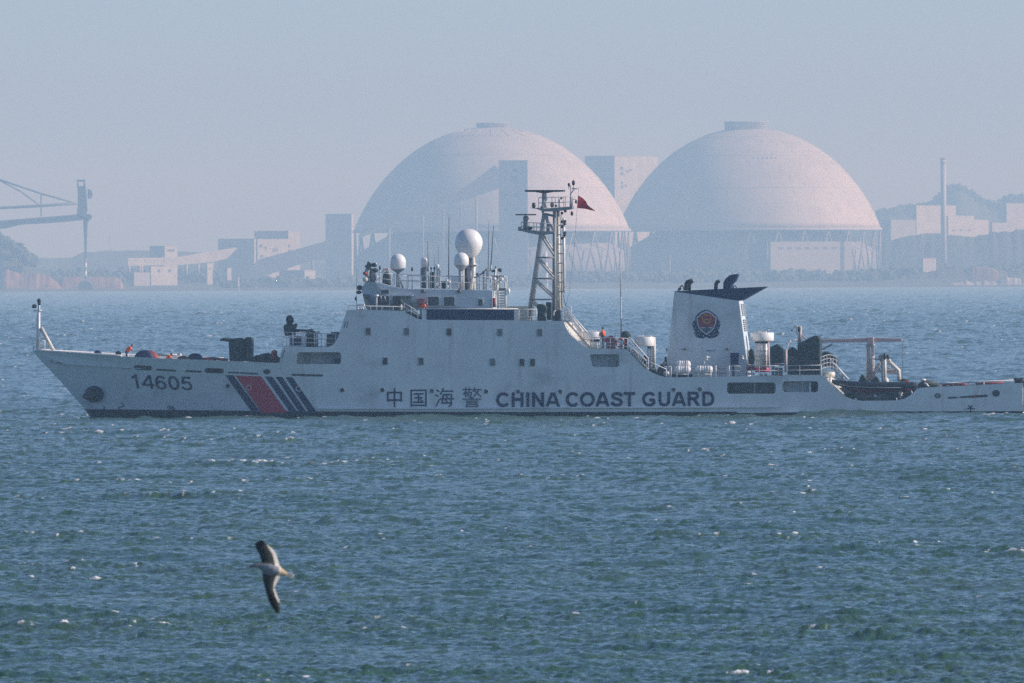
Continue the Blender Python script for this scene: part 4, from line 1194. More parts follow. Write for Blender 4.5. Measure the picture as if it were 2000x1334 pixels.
# ------------------------------------------------------------------ funnel
FY = -3.0
def build_funnel():
    # shell with an open front face towards the near side; slightly raked
    mb = MB()
    mb.poly([(1317, 569), (1444, 587), (1451, 640), (1459, 700), (1459, 737), (1301, 737), (1302, 714)], FY, -FY, M['white'])
    f = part(mb, 'funnel', bevel=.06)
    mb = MB()
    mb.poly([(1316.5, 568.6), (1493.5, 560), (1444.5, 587.2)], FY - .02, -FY + .02, M['navy']); part(mb, 'funnel_cap', f)
    for c0, c1, r in (((1340, 569), (1354, 548), .14), ((1347, 568), (1354, 551), .15)):
        pass
    def pipe(pts, r, name='exhaust_pipe', yt=0.0, radii=None):
        mb = MB(); mb.path([S(x, y, yt) for x, y in pts], r, M['black'], 10, radii); return part(mb, name, f)
    pipe([(1339.5, 567), (1339.5, 554), (1342, 550), (1347, 548.5), (1353, 547)], .14, yt=-1); pipe([(1345.5, 567), (1346, 556), (1349, 551), (1353.5, 548.5)], .17, yt=-.3)
    pipe([(1327, 568), (1329, 560), (1332, 557.5), (1335, 560), (1336, 567)], .06, yt=-1.5); pipe([(1323.5, 568), (1326, 563), (1329, 561), (1330, 566)], .05, yt=-1.4)
    pipe([(1398, 565), (1398.5, 555), (1400.5, 551), (1405.5, 548.5)], .17, yt=-.6, radii=[.16, .17, .18, .15])
    mb = MB(); mb.poly([(1412, 566), (1412.5, 552), (1417, 544), (1424, 538), (1432, 535.5), (1442.5, 535), (1436, 549), (1430, 554), (1429, 566)], -1.1, 1.1, M['navy']); part(mb, 'exhaust_duct', f, .12)
    pipe([(1432, 563), (1433.5, 559), (1436, 558), (1438, 561), (1438, 564)], .05, yt=-2)
    # louvre panels on the after face
    mb = MB()
    for k, (ya, yb) in enumerate(((594, 618), (624, 648))):
        for i in range(6):
            y0 = ya + (yb - ya) * i / 6
            x = lerp_tab([(587, 1444.3), (640, 1451.3), (700, 1459.3)], y0)
            X, Z = XZ(x, y0, FY)
            for j in range(2):
                yt0 = FY + 1.2 + j * 2.6
                a, b = SW(X + .03, yt0, Z), SW(X + .03, yt0 + 2.0, Z)
                mb.hexa([a, b, b + Vector((.04, 0, -.1)), a + Vector((.04, 0, -.1)), a + Vector((.05, .0, 0)), b + Vector((.05, 0, 0)), b + Vector((.09, 0, -.1)), a + Vector((.09, 0, -.1))], M['greymid'])
    part(mb, 'louvre', f)
    for x, y in ((1338, 682), (1421, 682)):
        mb = MB(); mb.lathe(S(x, y + 2, FY - .2), [(.1, 0), (.16, .05), (.1, .2)], M['steel'], 10); part(mb, 'floodlight', f)
    mb = MB(); mb.box(1380, 1397, 684, 685.5, FY - .06, FY, M['greymid']); part(mb, 'name_plate', f)
    mb = MB(); mb.tube(S(1300, 715, FY + .5), S(1300, 697, FY + .5), .1, M['black']); mb.tube(S(1302, 685, FY), S(1302, 680, FY), .06, M['black']); part(mb, 'side_fitting', f)
    # badge: navy ground, silver rimmed shield in red and teal, two leafy branches
    def flat(pts, off, m, mb): mb.prism([S(x, y, FY - off - .03) for x, y in pts], [S(x, y, FY - off + .01) for x, y in pts], m)
    cx, cy = 1380, 633
    def q(pts): return [(1340 + x / 14.825, 590 + y / 14.825) for x, y in pts]
    mb = MB()
    flat(q([(590, 222), (660, 240), (740, 280), (840, 360), (900, 410), (910, 490), (960, 540), (990, 640), (975, 720), (920, 830), (965, 890), (930, 950), (880, 1000), (790, 1035), (680, 1050), (640, 1035), (600, 1005),
            (540, 1035), (480, 1050), (380, 1035), (300, 1000), (245, 930), (225, 885), (270, 860), (215, 770), (185, 650), (205, 570), (265, 515), (285, 410), (350, 340), (420, 280), (520, 235)]), .01, M['navy'], mb)
    bd = part(mb, 'emblem', f)
    sh = [(590, 255), (650, 270), (760, 330), (800, 385), (880, 425), (885, 520), (860, 650), (810, 770), (720, 860), (595, 955), (480, 880), (370, 770), (320, 640), (300, 520), (310, 430), (380, 390), (420, 330), (530, 270)]
    mb = MB(); flat(q(sh), .05, M['silver'], mb); part(mb, 'emblem_rim', bd)
    def shr(k): 
        mx_, my_ = 593, 590
        return [(mx_ + (x - mx_) * k, my_ + (y - my_) * k) for x, y in sh]
    mb = MB(); flat(q(shr(.87)), .09, M['badgered'], mb); part(mb, 'emblem_field', bd)
    lowp = [(x, y) for x, y in shr(.86) if y > 735]
    mb = MB(); flat(q([(395, 735)] + [(800, 735)] + sorted([p for p in lowp if p[0] > 595], key=lambda p: p[1]) + sorted([p for p in lowp if p[0] <= 595], key=lambda p: -p[1])), .13, M['badgeteal'], mb); part(mb, 'emblem_base', bd)
    mb = MB()
    ring = []
    n = 24
    for i in range(n):
        a0, a1 = 2 * math.pi * i / n, 2 * math.pi * (i + 1) / n
        flat(q([(590 + 137 * math.cos(a0), 465 + 132 * math.sin(a0)), (590 + 137 * math.cos(a1), 465 + 132 * math.sin(a1)), (590 + 108 * math.cos(a1), 465 + 105 * math.sin(a1)), (590 + 108 * math.cos(a0), 465 + 105 * math.sin(a0))]), .13, M['gold'], mb)
    st = []
    for k in range(10):
        rr = 28 if k % 2 == 0 else 11
        st.append((588 + rr * math.cos(R(36 * k - 90)), 392 + rr * math.sin(R(36 * k - 90))))
    flat(q(st), .13, M['yellow'], mb)
    flat(q([(520, 505), (560, 490), (560, 470), (620, 470), (620, 490), (665, 505), (665, 530), (520, 530)]), .13, M['gold'], mb)
    flat(q([(490, 570), (690, 570), (670, 610), (600, 640), (510, 610)]), .13, M['gold'], mb)
    part(mb, 'emblem_crest', bd)
    mb = MB()
    flat(q([(580, 690), (600, 690), (600, 870), (580, 870)]), .17, M['badgeblue'], mb)
    flat(q([(520, 790), (545, 830), (590, 850), (640, 830), (660, 790), (670, 830), (600, 890), (510, 830)]), .19, M['badgeblue'], mb)
    for x0, x1 in ((400, 550), (640, 770)): flat(q([(x0, 730), (x1, 730), (x1 - 20, 750), (x0 + 20, 750)]), .17, M['silver'], mb)
    part(mb, 'emblem_anchor', bd)
    mb = MB()
    for s in (1, -1):
        for i, (x, y, a) in enumerate([(248, 570, 60), (225, 640, 40), (250, 690, 30), (270, 750, 25), (315, 800, 20), (365, 860, 60), (425, 900, 50), (270, 920, 30), (320, 930, 40), (375, 950, 45), (440, 965, 45), (510, 980, 50)]):
            if s < 0: x = 1186 - x
            ca, sa = math.cos(R(a)), math.sin(R(a))
            pts = [(x + s * (u * ca - w * sa), y + u * sa + w * ca) for u, w in ((-34, 0), (-8, -12), (30, 0), (-8, 12))]
            flat(q(pts), .05, M['silver'] if i % 2 else M['badgeteal'], mb)
    part(mb, 'emblem_branch', bd)
    return f
funnel = build_funnel()
# gear along the funnel deck edge
for xs in (((1301, 736), (1311, 736)), ((1420, 735), (1446, 735)), ((1446, 735), (1520, 734.5)), ((1520, 734.5), (1604, 733))):
    rail(list(xs), -6.2, 20, None, (1, .55), .026, 'white2')
mb = MB()
for x in (1398, 1424): mb.tube(S(x, 736, -6.2), S(x, 714, -6.2), .06, M['white2'], seg=8)
for y in (716, 725): mb.path([S(1398 + 26 * k / 8, y + 5 * math.sin(math.pi * k / 8), -6.2) for k in range(9)], .025, M['steel'], 5)
part(mb, 'chain_rail')
mb = MB(); mb.poly([(1426, 689), (1443.5, 689), (1442, 711), (1427, 711)], -4.2, -3.7, M['navy']); mb.tube(S(1432.5, 735, -4), S(1432.5, 711, -4), .1, M['steel']); mb.box(1425, 1444, 711, 713, -4.3, -3.6, M['grey']); part(mb, 'notice_panel', bevel=.03)
mb = MB(); mb.tube(S(1375, 712, -4.4), S(1376, 703, -4.4), .06, M['white2'], seg=6); mb.ball(S(1380.5, 698, -4.4), .14, .14, .13, M['white2'], 10, 8); mb.ball(S(1385, 697.5, -4.3), .1, .1, .1, M['pink'], 8, 6); mb.ball(S(1380.5, 702.5, -4.4), .1, .1, .06, M['white2'], 8, 6)
mb.ball(S(1450, 697, -4.6), .12, .12, .13, M['pink'], 8, 6); mb.ball(S(1450, 700.5, -4.6), .16, .16, .09, M['white2'], 10, 8); part(mb, 'deck_lamp')
mb = MB(); mb.poly([(1461, 688), (1465, 680), (1471, 683), (1474, 700), (1472, 712), (1462, 712)], -2, -1, M['tarp']); mb.ball(S(1460.5, 708, -2.2), .14, .14, .22, M['white2'], 8, 6); part(mb, 'covered_winch', bevel=.06)
mb = MB(); mb.box(1457.5, 1474, 713, 724, -3, -2.2, M['redhose']); mb.box(1466, 1468.5, 712, 727, -3.1, -3.0, M['pink']); mb.box(1458, 1473, 728, 732, -3.1, -2, M['white2']); part(mb, 'red_winch', bevel=.03)
# tall ventilator with red base
v3 = mushroom((1466, 1511.5, 649.5, 666), (1475, 1503, 718), .2)
mb = MB(); mb.lathe(S(1489, 727, .2), [(.62, 0), (.66, .05), (.66, .36), (.62, .4)], M['red'], 24); part(mb, 'vent_base', v3)
mb = MB(); mb.tube(S(1500.5, 718, -.4), S(1500.5, 666, -.4), .09, M['pink'])
for k in range(4): mb.lathe(S(1489, 686 + k * 10, .2), [(.615, 0), (.635, .02), (.635, .05), (.615, .07)], M['grey'], 24)
part(mb, 'vent_ladder', v3)
mb = MB(); mb.box(1480, 1496, 646.5, 649.7, -.2, .6, M['white2']); mb.ball(S(1486, 733, -2.6), .2, .2, .2, M['white2'], 10, 8); mb.ball(S(1495, 733, -2.6), .16, .16, .2, M['white2'], 10, 8); part(mb, 'hatch_cover')
# covered hut shaped tarpaulins
mb = MB(); mb.poly([(1504, 678), (1518, 671.5), (1531.5, 684), (1532, 709), (1504, 711)], -4.6, -2.4, M['tarp']); part(mb, 'covered_reel', bevel=.07)
mb = MB(); mb.box(1505, 1531, 711, 713, -4.6, -2.4, M['redhose']); mb.tube(S(1509.5, 733, -3.5), S(1509.5, 713, -3.5), .12, M['grey']); mb.box(1505, 1532, 713.5, 715, -4.5, -2.6, M['grey']); mb.box(1513, 1528, 718, 734, -3.6, -3, M['greymid']); part(mb, 'reel_stand')
mb = MB(); mb.poly([(1538, 683), (1547.5, 677.5), (1557.5, 686), (1558, 694), (1538, 694)], -3.8, -2.0, M['tarp']); mb.box(1538, 1557, 694, 700, -3.6, -2.2, M['greymid']); part(mb, 'covered_reel', bevel=.05)
mb = MB(); mb.tube(S(1535, 727, -4.8), S(1535, 682, -4.8), .12, M['pink']); mb.tube(S(1535.5, 683, -4.8), S(1542, 667, -4.2), .04, M['pink'], seg=6); mb.tube(S(1542, 667, -4.2), S(1557, 663, -4), .04, M['pink'], seg=6); mb.ball(S(1543, 667, -4.2), .1, .1, .1, M['white2'], 8, 6); part(mb, 'stanchion')
mb = MB(); mb.poly([(1557, 672.5), (1575, 663), (1590, 655.5), (1598, 655.5), (1602.5, 663), (1602, 704), (1559, 704)], -4.4, -1.4, M['tarp']); part(mb, 'covered_davit', bevel=.12)
mb = MB(); mb.box(1538, 1560, 700, 732, -4.2, -2, M['steel']); mb.box(1560, 1602, 704, 732, -4.6, -1.2, M['tarp']); mb.poly([(1602, 690), (1612, 686), (1622, 690), (1634, 702), (1634, 716), (1602, 716)], .5, 3, M['tarp']); part(mb, 'covered_cargo', bevel=.06)
mb = MB(); mb.tube(S(1563, 672, -2), S(1562.5, 637, -2), .14, M['pink']); mb.tube(S(1559, 672, -2), S(1559.5, 642, -2), .09, M['white2']); mb.tube(S(1550, 637.5, -2), S(1562, 638, -2), .07, M['sunlit_white']); mb.ball(S(1561, 643, -2.1), .14, .14, .28, M['black'], 8, 6); mb.tube(S(1563, 652, -2), S(1575, 662, -2), .06, M['pink']); mb.path([S(1556, 640, -2), S(1555, 650, -2), S(1560, 658, -2)], .03, M['pink'], 5); mb.ball(S(1546.5, 645, -2), .1, .1, .07, M['black'], 8, 6); mb.tube(S(1547, 645, -2), S(1553, 638, -2), .025, M['pink'], seg=5); part(mb, 'small_davit')
# curved end platform with rails, stair down to the boat bay
mb = MB()
for h in (10, 18, 26, 33): mb.path([S(1603 + 33 * k / 6, 728 - h + 3 - 5 * math.sin(math.pi * k / 6), -5.4 + 2.5 * (k / 6)) for k in range(7)], .035, M['grey'], 6)
for k in range(6): mb.tube(S(1603 + 6 * k, 730, -5.4 + .4 * k), S(1603 + 6 * k, 697 - 2 * math.sin(k), -5.4 + .4 * k), .03, M['grey'], seg=6)
part(mb, 'platform_railing')
mb = MB(); mb.lathe(S(1619, 738, -4.6), [(.35, 0), (.52, .12), (.52, .45), (.4, .52)], M['sunlit_white'], 20); mb.tube(S(1622, 757, -5), S(1622, 736, -5), .12, M['white2']); mb.tube(S(1614, 752, -5), S(1614, 738, -5), .06, M['grey']); part(mb, 'capstan')
stair(1616, 730, 1660, 748, -3.4, 1.0, 0.1, 'stairway', 8)
mb = MB()
for t in (-3.4, -2.4):
    mb.tube(S(1621, 702, t), S(1657, 741, t), .08, M['white2'], seg=8); mb.tube(S(1624, 716, t), S(1650, 744, t), .06, M['grey'], seg=8)
    for k in range(5): mb.tube(S(1624 + k * 7, 706 + k * 7.6, t), S(1624 + k * 7, 722 + k * 5, t), .03, M['grey'], seg=6)
part(mb, 'stair_railing')
# deck crane
mb = MB(); mb.lathe(S(1700, 745, 2.5), [(.34, 0), (.34, 3.2), (.3, 3.25)], M['grey'], 18); cr = part(mb, 'deck_crane')
mb = MB(); mb.box(1694, 1706, 658.5, 673, 1.9, 3.1, M['pink']); part(mb, 'crane_head', cr, .04)
mb = MB(); mb.poly([(1602, 663), (1694, 660), (1694, 668.5), (1602, 669)], 2.2, 2.8, M['pink']); mb.poly([(1706, 659.5), (1760, 661), (1763, 664), (1760, 667.5), (1706, 668)], 2.2, 2.8, M['pink'])
for k in range(6): mb.box(1637 + k * 4, 1639.5 + k * 4, 664, 667, 2.15, 2.2, M['greymid'])
part(mb, 'crane_boom', cr, .03)
mb = MB(); mb.poly([(1604, 682), (1624, 671), (1626.5, 673), (1607, 684)], 2.2, 2.6, M['greymid']); part(mb, 'crane_strut', cr)
mb = MB()
for x in (1692, 1707.5):
    mb.tube(S(x, 745, 2.2), S(x, 673, 2.2), .04, M['white2'], seg=6)
for k in range(10): mb.tube(S(1692, 675 + k * 6.5, 2.2), S(1695, 675 + k * 6.5, 2.2), .025, M['white2'], seg=5); mb.tube(S(1704, 675 + k * 6.5, 2.2), S(1707.5, 675 + k * 6.5, 2.2), .025, M['white2'], seg=5)
mb.ball(S(1706, 674, 2.1), .14, .12, .06, M['white2'], 8, 6); mb.ball(S(1707, 701, 2.1), .14, .12, .06, M['white2'], 8, 6); part(mb, 'crane_ladder', cr)
mb = MB(); mb.tube(S(1763, 666, 2.5), S(1763.2, 742, 2.5), .02, M['steel'], seg=5); part(mb, 'hoist_wire', cr)
# boat davit
mb = MB()
mb.tube(S(1728.5, 748, -2.2), S(1728, 694, -2.2), .14, M['sunlit_white'], .12); mb.lathe(S(1730, 749, -2.2), [(.28, 0), (.26, .3), (.14, .5)], M['sunlit_white'], 12)
mb.poly([(1716, 696), (1725, 693), (1725, 750), (1722, 750), (1720, 712)], -.4, .2, M['grey'])
mb.poly([(1718, 706), (1719, 712), (1712, 722), (1709, 738), (1703, 745), (1704, 728), (1710, 716)], 1.0, 1.6, M['pink'])
mb.path([S(1733, 709, -1), S(1740, 709.5, -1), S(1755, 723.5, -1), S(1756.5, 745, -1)], .17, M['sunlit_white'], 8)
mb.tube(S(1710, 725.5, 0), S(1750, 723.5, -1), .1, M['sunlit_white'])
mb.poly([(1733, 716), (1752, 727), (1752, 731), (1733, 730)], .6, 1.2, M['pink'])
dv = part(mb, 'boat_davit')
mb = MB(); mb.poly([(1715, 696), (1718, 693), (1727, 692), (1728, 702), (1716, 702)], -1.4, -.2, M['greymid']); mb.ball(S(1728, 696, -2.3), .14, .12, .32, M['black'], 8, 6); mb.ball(S(1734, 697, -1.2), .16, .16, .22, M['black'], 8, 6); mb.ball(S(1737, 704, -1.6), .16, .16, .14, M['sunlit_white'], 8, 6); mb.tube(S(1706, 701, -.8), S(1720, 702, -.8), .05, M['black'], seg=6); part(mb, 'davit_winch', dv)
mb = MB(); mb.ball(S(1715, 724, 0), .36, .3, .14, M['white2'], 10, 8); mb.ball(S(1715.5, 721, 0), .14, .14, .16, M['white2'], 8, 6); part(mb, 'davit_lamp', dv)
# gear in the boat bay
mb = MB(); mb.box(1640, 1790, 757, 783, 1.0, 4.6, M['steel']); part(mb, 'bay_bulkhead')
mb = MB(); c0, c1 = S(1676, 775, -3.4), S(1745, 774.5, -3.4); mb.tube(c0, c1, .26, M['greymid'], seg=14); mb.box(1650, 1668, 768, 783, -4, -3, M['tarp']); mb.box(1748, 1770, 772, 783, -4, -3, M['steel']); part(mb, 'boat_cradle')
mb = MB()
for x, y in ((1671, 780), (1709.5, 773)): mb.ball(S(x, y, -5), .12, .12, .12, M['white2'], 8, 6)
mb.tube(S(1760, 779, -5), S(1759, 765, -5), .1, M['sunlit_white']); mb.ball(S(1759, 768, -5), .2, .15, .15, M['sunlit_white'], 8, 6); mb.tube(S(1751, 783, -5.6), S(1751, 777, -5.6), .05, M['white2']); mb.path([S(1780, 773, -5), S(1781.5, 768, -5), S(1779.5, 763, -5)], .06, M['white2'], 6); part(mb, 'cradle_fitting')
# quarterdeck
mb = MB(); 
for x, y, rx, rz in ((1812, 751, .7, .38), (1822, 753, .7, .32), (1804, 754, .6, .3)): mb.ball(S(x, y, -3), rx, .9, rz, M['olive'], 14, 10, .4)
part(mb, 'covered_stores')
mb = MB(); mb.ball(S(1803, 742, -3.2), .26, .3, .12, M['white2'], 10, 8); mb.path([S(1805, 748, -4.2), S(1810, 750.5, -4.2), S(1813.5, 755, -4.2)], .08, M['white2'], 6); mb.ball(S(1806, 754, -4), .4, .4, .22, M['black'], 10, 8); part(mb, 'mooring_line_heap')
rail([(1832, 756), (1980, 749)], -5.6, 6, 6, (1,), .04, 'grey', 'stern_railing')
rail([(1832, 755), (1990, 748)], 5.4, 6, 6, (1,), .05, 'white2', 'stern_railing')
mb = MB(); mb.path([S(1840, 752.5, -3), S(1880, 751, -3), S(1888, 751.5, -3)], .1, M['redhose'], 6); mb.path([S(1905, 750, -3), S(1960, 747.5, -3)], .09, M['redhose'], 6); part(mb, 'fire_main')
mb = MB(); mb.tube(S(1848, 756, -4), S(1848, 752, -4), .25, M['black']); mb.tube(S(1902, 754, -4), S(1902, 751, -4), .2, M['black']); mb.tube(S(1921.5, 753, -4), S(1921.5, 746, -4), .05, M['white2'], seg=6); part(mb, 'bollard')
mb = MB(); mb.lathe(S(1990, 744, -4.2), [(.15, -.45), (.24, -.44), (.26, -.2), (.24, 0), (.26, .2), (.24, .44), (.15, .45)], M['black'], 16, 'X'); mb.lathe(S(2001, 744, -4.2), [(.14, -.2), (.22, -.18), (.22, .3), (.14, .32)], M['black'], 16, 'X'); part(mb, 'smoke_float')
mb = MB(); mb.poly([(1996, 749), (2004, 749), (2002, 803), (1996, 803)], -5.6, 5.6, M['greymid']); part(mb, 'stern_fender')
# ------------------------------------------------------------------ things the ship carries
def liferaft(px, py, w, hpx, yt, label, ring_top=True):
    r = hpx / 2 / PXM
    L = w / PXM
    org = S(px, py + hpx / 2, yt)
    t = thing('life_raft_canister', org, label, 'life raft', 'life raft canisters beside the funnel')
    c = S(px, py, yt) - Vector((CY, SY, 0)) * (L / 2)
    prof = [(.02, 0), (r * .6, .03), (r * .9, .12), (r, .24)]
    k = 5
    for i in range(k):
        x = .24 + (L - .48) * i / k
        x2 = .24 + (L - .48) * (i + 1) / k
        prof += [(r * .97, x + .03), (r * .97, x2 - .05), (r * 1.03, x2 - .04), (r * 1.03, x2)]
    prof += [(r, L - .22), (r * .9, L - .1), (r * .6, L - .02), (.02, L)]
    mb = MB(); mb.lathe(c, prof, M['radome'], 24, 'X'); mb.build('canister', t, t)
    mb = MB()
    for f in (.28, .72):
        a = c + Vector((CY, SY, 0)) * (L * f)
        mb.path([a + Vector((0, math.cos(q), math.sin(q))) * (r * 1.06) for q in [2 * math.pi * i / 20 for i in range(20)]], .03, M['white2'], 6, closed=True)
    mb.build('strap', t, t)
    return t
liferaft(1334, 712, 30, 15, -4.6, 'upper of two white life raft canisters stacked left of the funnel foot')
liferaft(1333, 723, 33, 15, -5.3, 'lower ribbed white life raft canister under another in front of the funnel')
liferaft(1375, 722, 34, 15, -5.3, 'single white life raft canister lying alone in front of the funnel middle')
mb = MB()
for x0, x1 in ((1322, 1344), (1364, 1388)):
    mb = MB()
    for x in (x0, x1): mb.tube(S(x, 737, -5.6), S(x, 728, -5.6), .06, M['white2'], seg=6)
    mb.tube(S(x0, 731, -5.6), S(x1, 731, -5.6), .05, M['white2'], seg=6); part(mb, 'raft_cradle')
mb = MB(); mb.box(1312, 1352, 731, 737, -4.6, -4.0, M['navy']); part(mb, 'raft_plinth')
# lifebuoy on the boat deck rail
def lifebuoy(px, py, yt, label):
    c = S(px, py, yt)
    t = thing('lifebuoy', c, label, 'lifebuoy')
    mb = MB()
    mb.path([c + Vector((math.cos(a) * .34, 0, math.sin(a) * .34)) for a in [2 * math.pi * i / 24 for i in range(24)]], .075, M['redhose'], 8, closed=True); mb.build('ring', t, t)
    for a in (R(45), R(135), R(225), R(315)):
        mb = MB(); mb.path([c + Vector((math.cos(a + d) * .34, 0, math.sin(a + d) * .34)) for d in (-.14, 0, .14)], .086, M['white2'], 8); mb.build('band', t, t)
lifebuoy(1211.5, 669.5, -6.25, 'red and white lifebuoy hung on the boat deck rail below the tall whip antenna')
# rigid inflatable in the boat bay
def rhib():
    org = S(1710, 772, -4)
    t = thing('inflatable_boat', org, 'dark rigid inflatable boat with red bottom and peaked covers cradled under the davit', 'boat')
    top = [(1625, 744), (1640, 747), (1660, 749), (1700, 750.5), (1740, 750.5), (1775, 750), (1795, 748.5)]
    yt0, yt1 = -5.3, -2.7
    def line(dy, sh=0): return [(x, y + dy) for x, y in top]
    mb = MB()
    for ytc in (yt0, yt1):
        mb.path([S(1623, 743.5, (yt0 + yt1) / 2 + (ytc - (yt0 + yt1) / 2) * .15), S(1633, 747, (yt0 + yt1) / 2 + (ytc - (yt0 + yt1) / 2) * .7), S(1650, 750.5, ytc), S(1700, 753.5, ytc), S(1750, 753.5, ytc), S(1780, 753, ytc), S(1793, 752, ytc)], .3, M['boatblk'], 12,
                radii=[.12, .22, .3, .32, .32, .3, .2])
    mb.build('buoyancy_tube', t, t)
    mb = MB()
    keel = [(1632, 750), (1650, 759), (1670, 765.5), (1700, 767), (1740, 766.5), (1772, 765), (1784, 757)]
    chine = [(1630, 748), (1650, 753), (1675, 756.5), (1700, 757.5), (1740, 757.5), (1772, 757.5), (1784, 755)]
    K = [S(x, y, -4.0) for x, y in keel]
    Cn = [S(x, y, -4.0 - (0.2 + 1.1 * sm(1628, 1655, x))) for x, y in chine]
    Cf = [S(x, y, -4.0 + (0.2 + 1.1 * sm(1628, 1655, x))) for x, y in chine]
    n = len(K)
    mb.add(K + Cn + Cf, [(i, i + 1, n + i + 1, n + i) for i in range(n - 1)] + [(i, 2 * n + i, 2 * n + i + 1, i + 1) for i in range(n - 1)] + [(n + i, n + i + 1, 2 * n + i + 1, 2 * n + i) for i in range(n - 1)], M['boatred'], True)
    mb.add([K[0], Cn[0], Cf[0], K[-1], Cn[-1], Cf[-1]], [(0, 1, 2), (5, 4, 3)], M['boatred']); mb.build('boat_hull', t, t)
    for pts, name in (([(1676, 749), (1677, 743), (1683, 730), (1688, 735), (1697, 748)], 'console_cover'), ([(1700, 749), (1702, 743), (1711, 734), (1716, 741), (1719, 749)], 'seat_cover')):
        mb = MB(); mb.poly(pts, -4.7, -3.3, M['tarp']); mb.build(name, t, t, bevel=.05)
    mb = MB(); mb.poly([(1746, 750), (1757, 748), (1760, 744), (1773, 744), (1778, 750), (1778, 752)], -4.6, -3.4, M['redhose']); mb.build('engine_cover', t, t, bevel=.06)
    mb = MB(); mb.ball(S(1767, 743, -4), .42, .4, .14, M['tarp'], 10, 8); mb.build('engine_lid', t, t)
    mb = MB(); mb.path([S(1638, 750, -5.5), S(1655, 754, -5.62), S(1700, 757, -5.63), S(1760, 757, -5.62)], .025, M['greymid'], 5); mb.build('grab_line', t, t)
rhib()

# ------------------------------------------------------------------ people: one continuous skin each, with clothing as parts
def skinned(name, joints, edges, root, m, voxel=.035, face_mat=None, extra=None):
    """joints: {name: (Vector, radius)}; limbs as tapered capsules fused into one surface"""
    mb = MB()
    for a, b in edges:
        (p, r0), (q, r1) = joints[a], joints[b]
        mb.tube(p, q, r0, m, r1, 10)
        mb.ball(p, r0, r0, r0, m, 10, 8); mb.ball(q, r1, r1, r1, m, 10, 8)
    if extra: extra(mb)
    me = bpy.data.meshes.new(name)
    o0 = Vector(root['origin_'])
    me.from_pydata([tuple(p - o0) for p in mb.v], [], mb.f)
    o = bpy.data.objects.new(name, me); COL.objects.link(o)
    md = o.modifiers.new('r', 'REMESH'); md.mode = 'VOXEL'; md.voxel_size = voxel
    ms = o.modifiers.new('s', 'SMOOTH'); ms.iterations = 2; ms.factor = .5
    bpy.context.view_layer.update()
    m2 = bpy.data.meshes.new_from_object(o.evaluated_get(bpy.context.evaluated_depsgraph_get()))
    o.modifiers.clear(); o.data = m2; m2.name = name
    m2.materials.clear()
    mats = face_mat[0] if face_mat else [m]
    for x in mats: m2.materials.append(x)
    for p in m2.polygons:
        p.use_smooth = True
        if face_mat: p.material_index = face_mat[1](Vector(p.center) + o0)
    o.parent = root
    return o

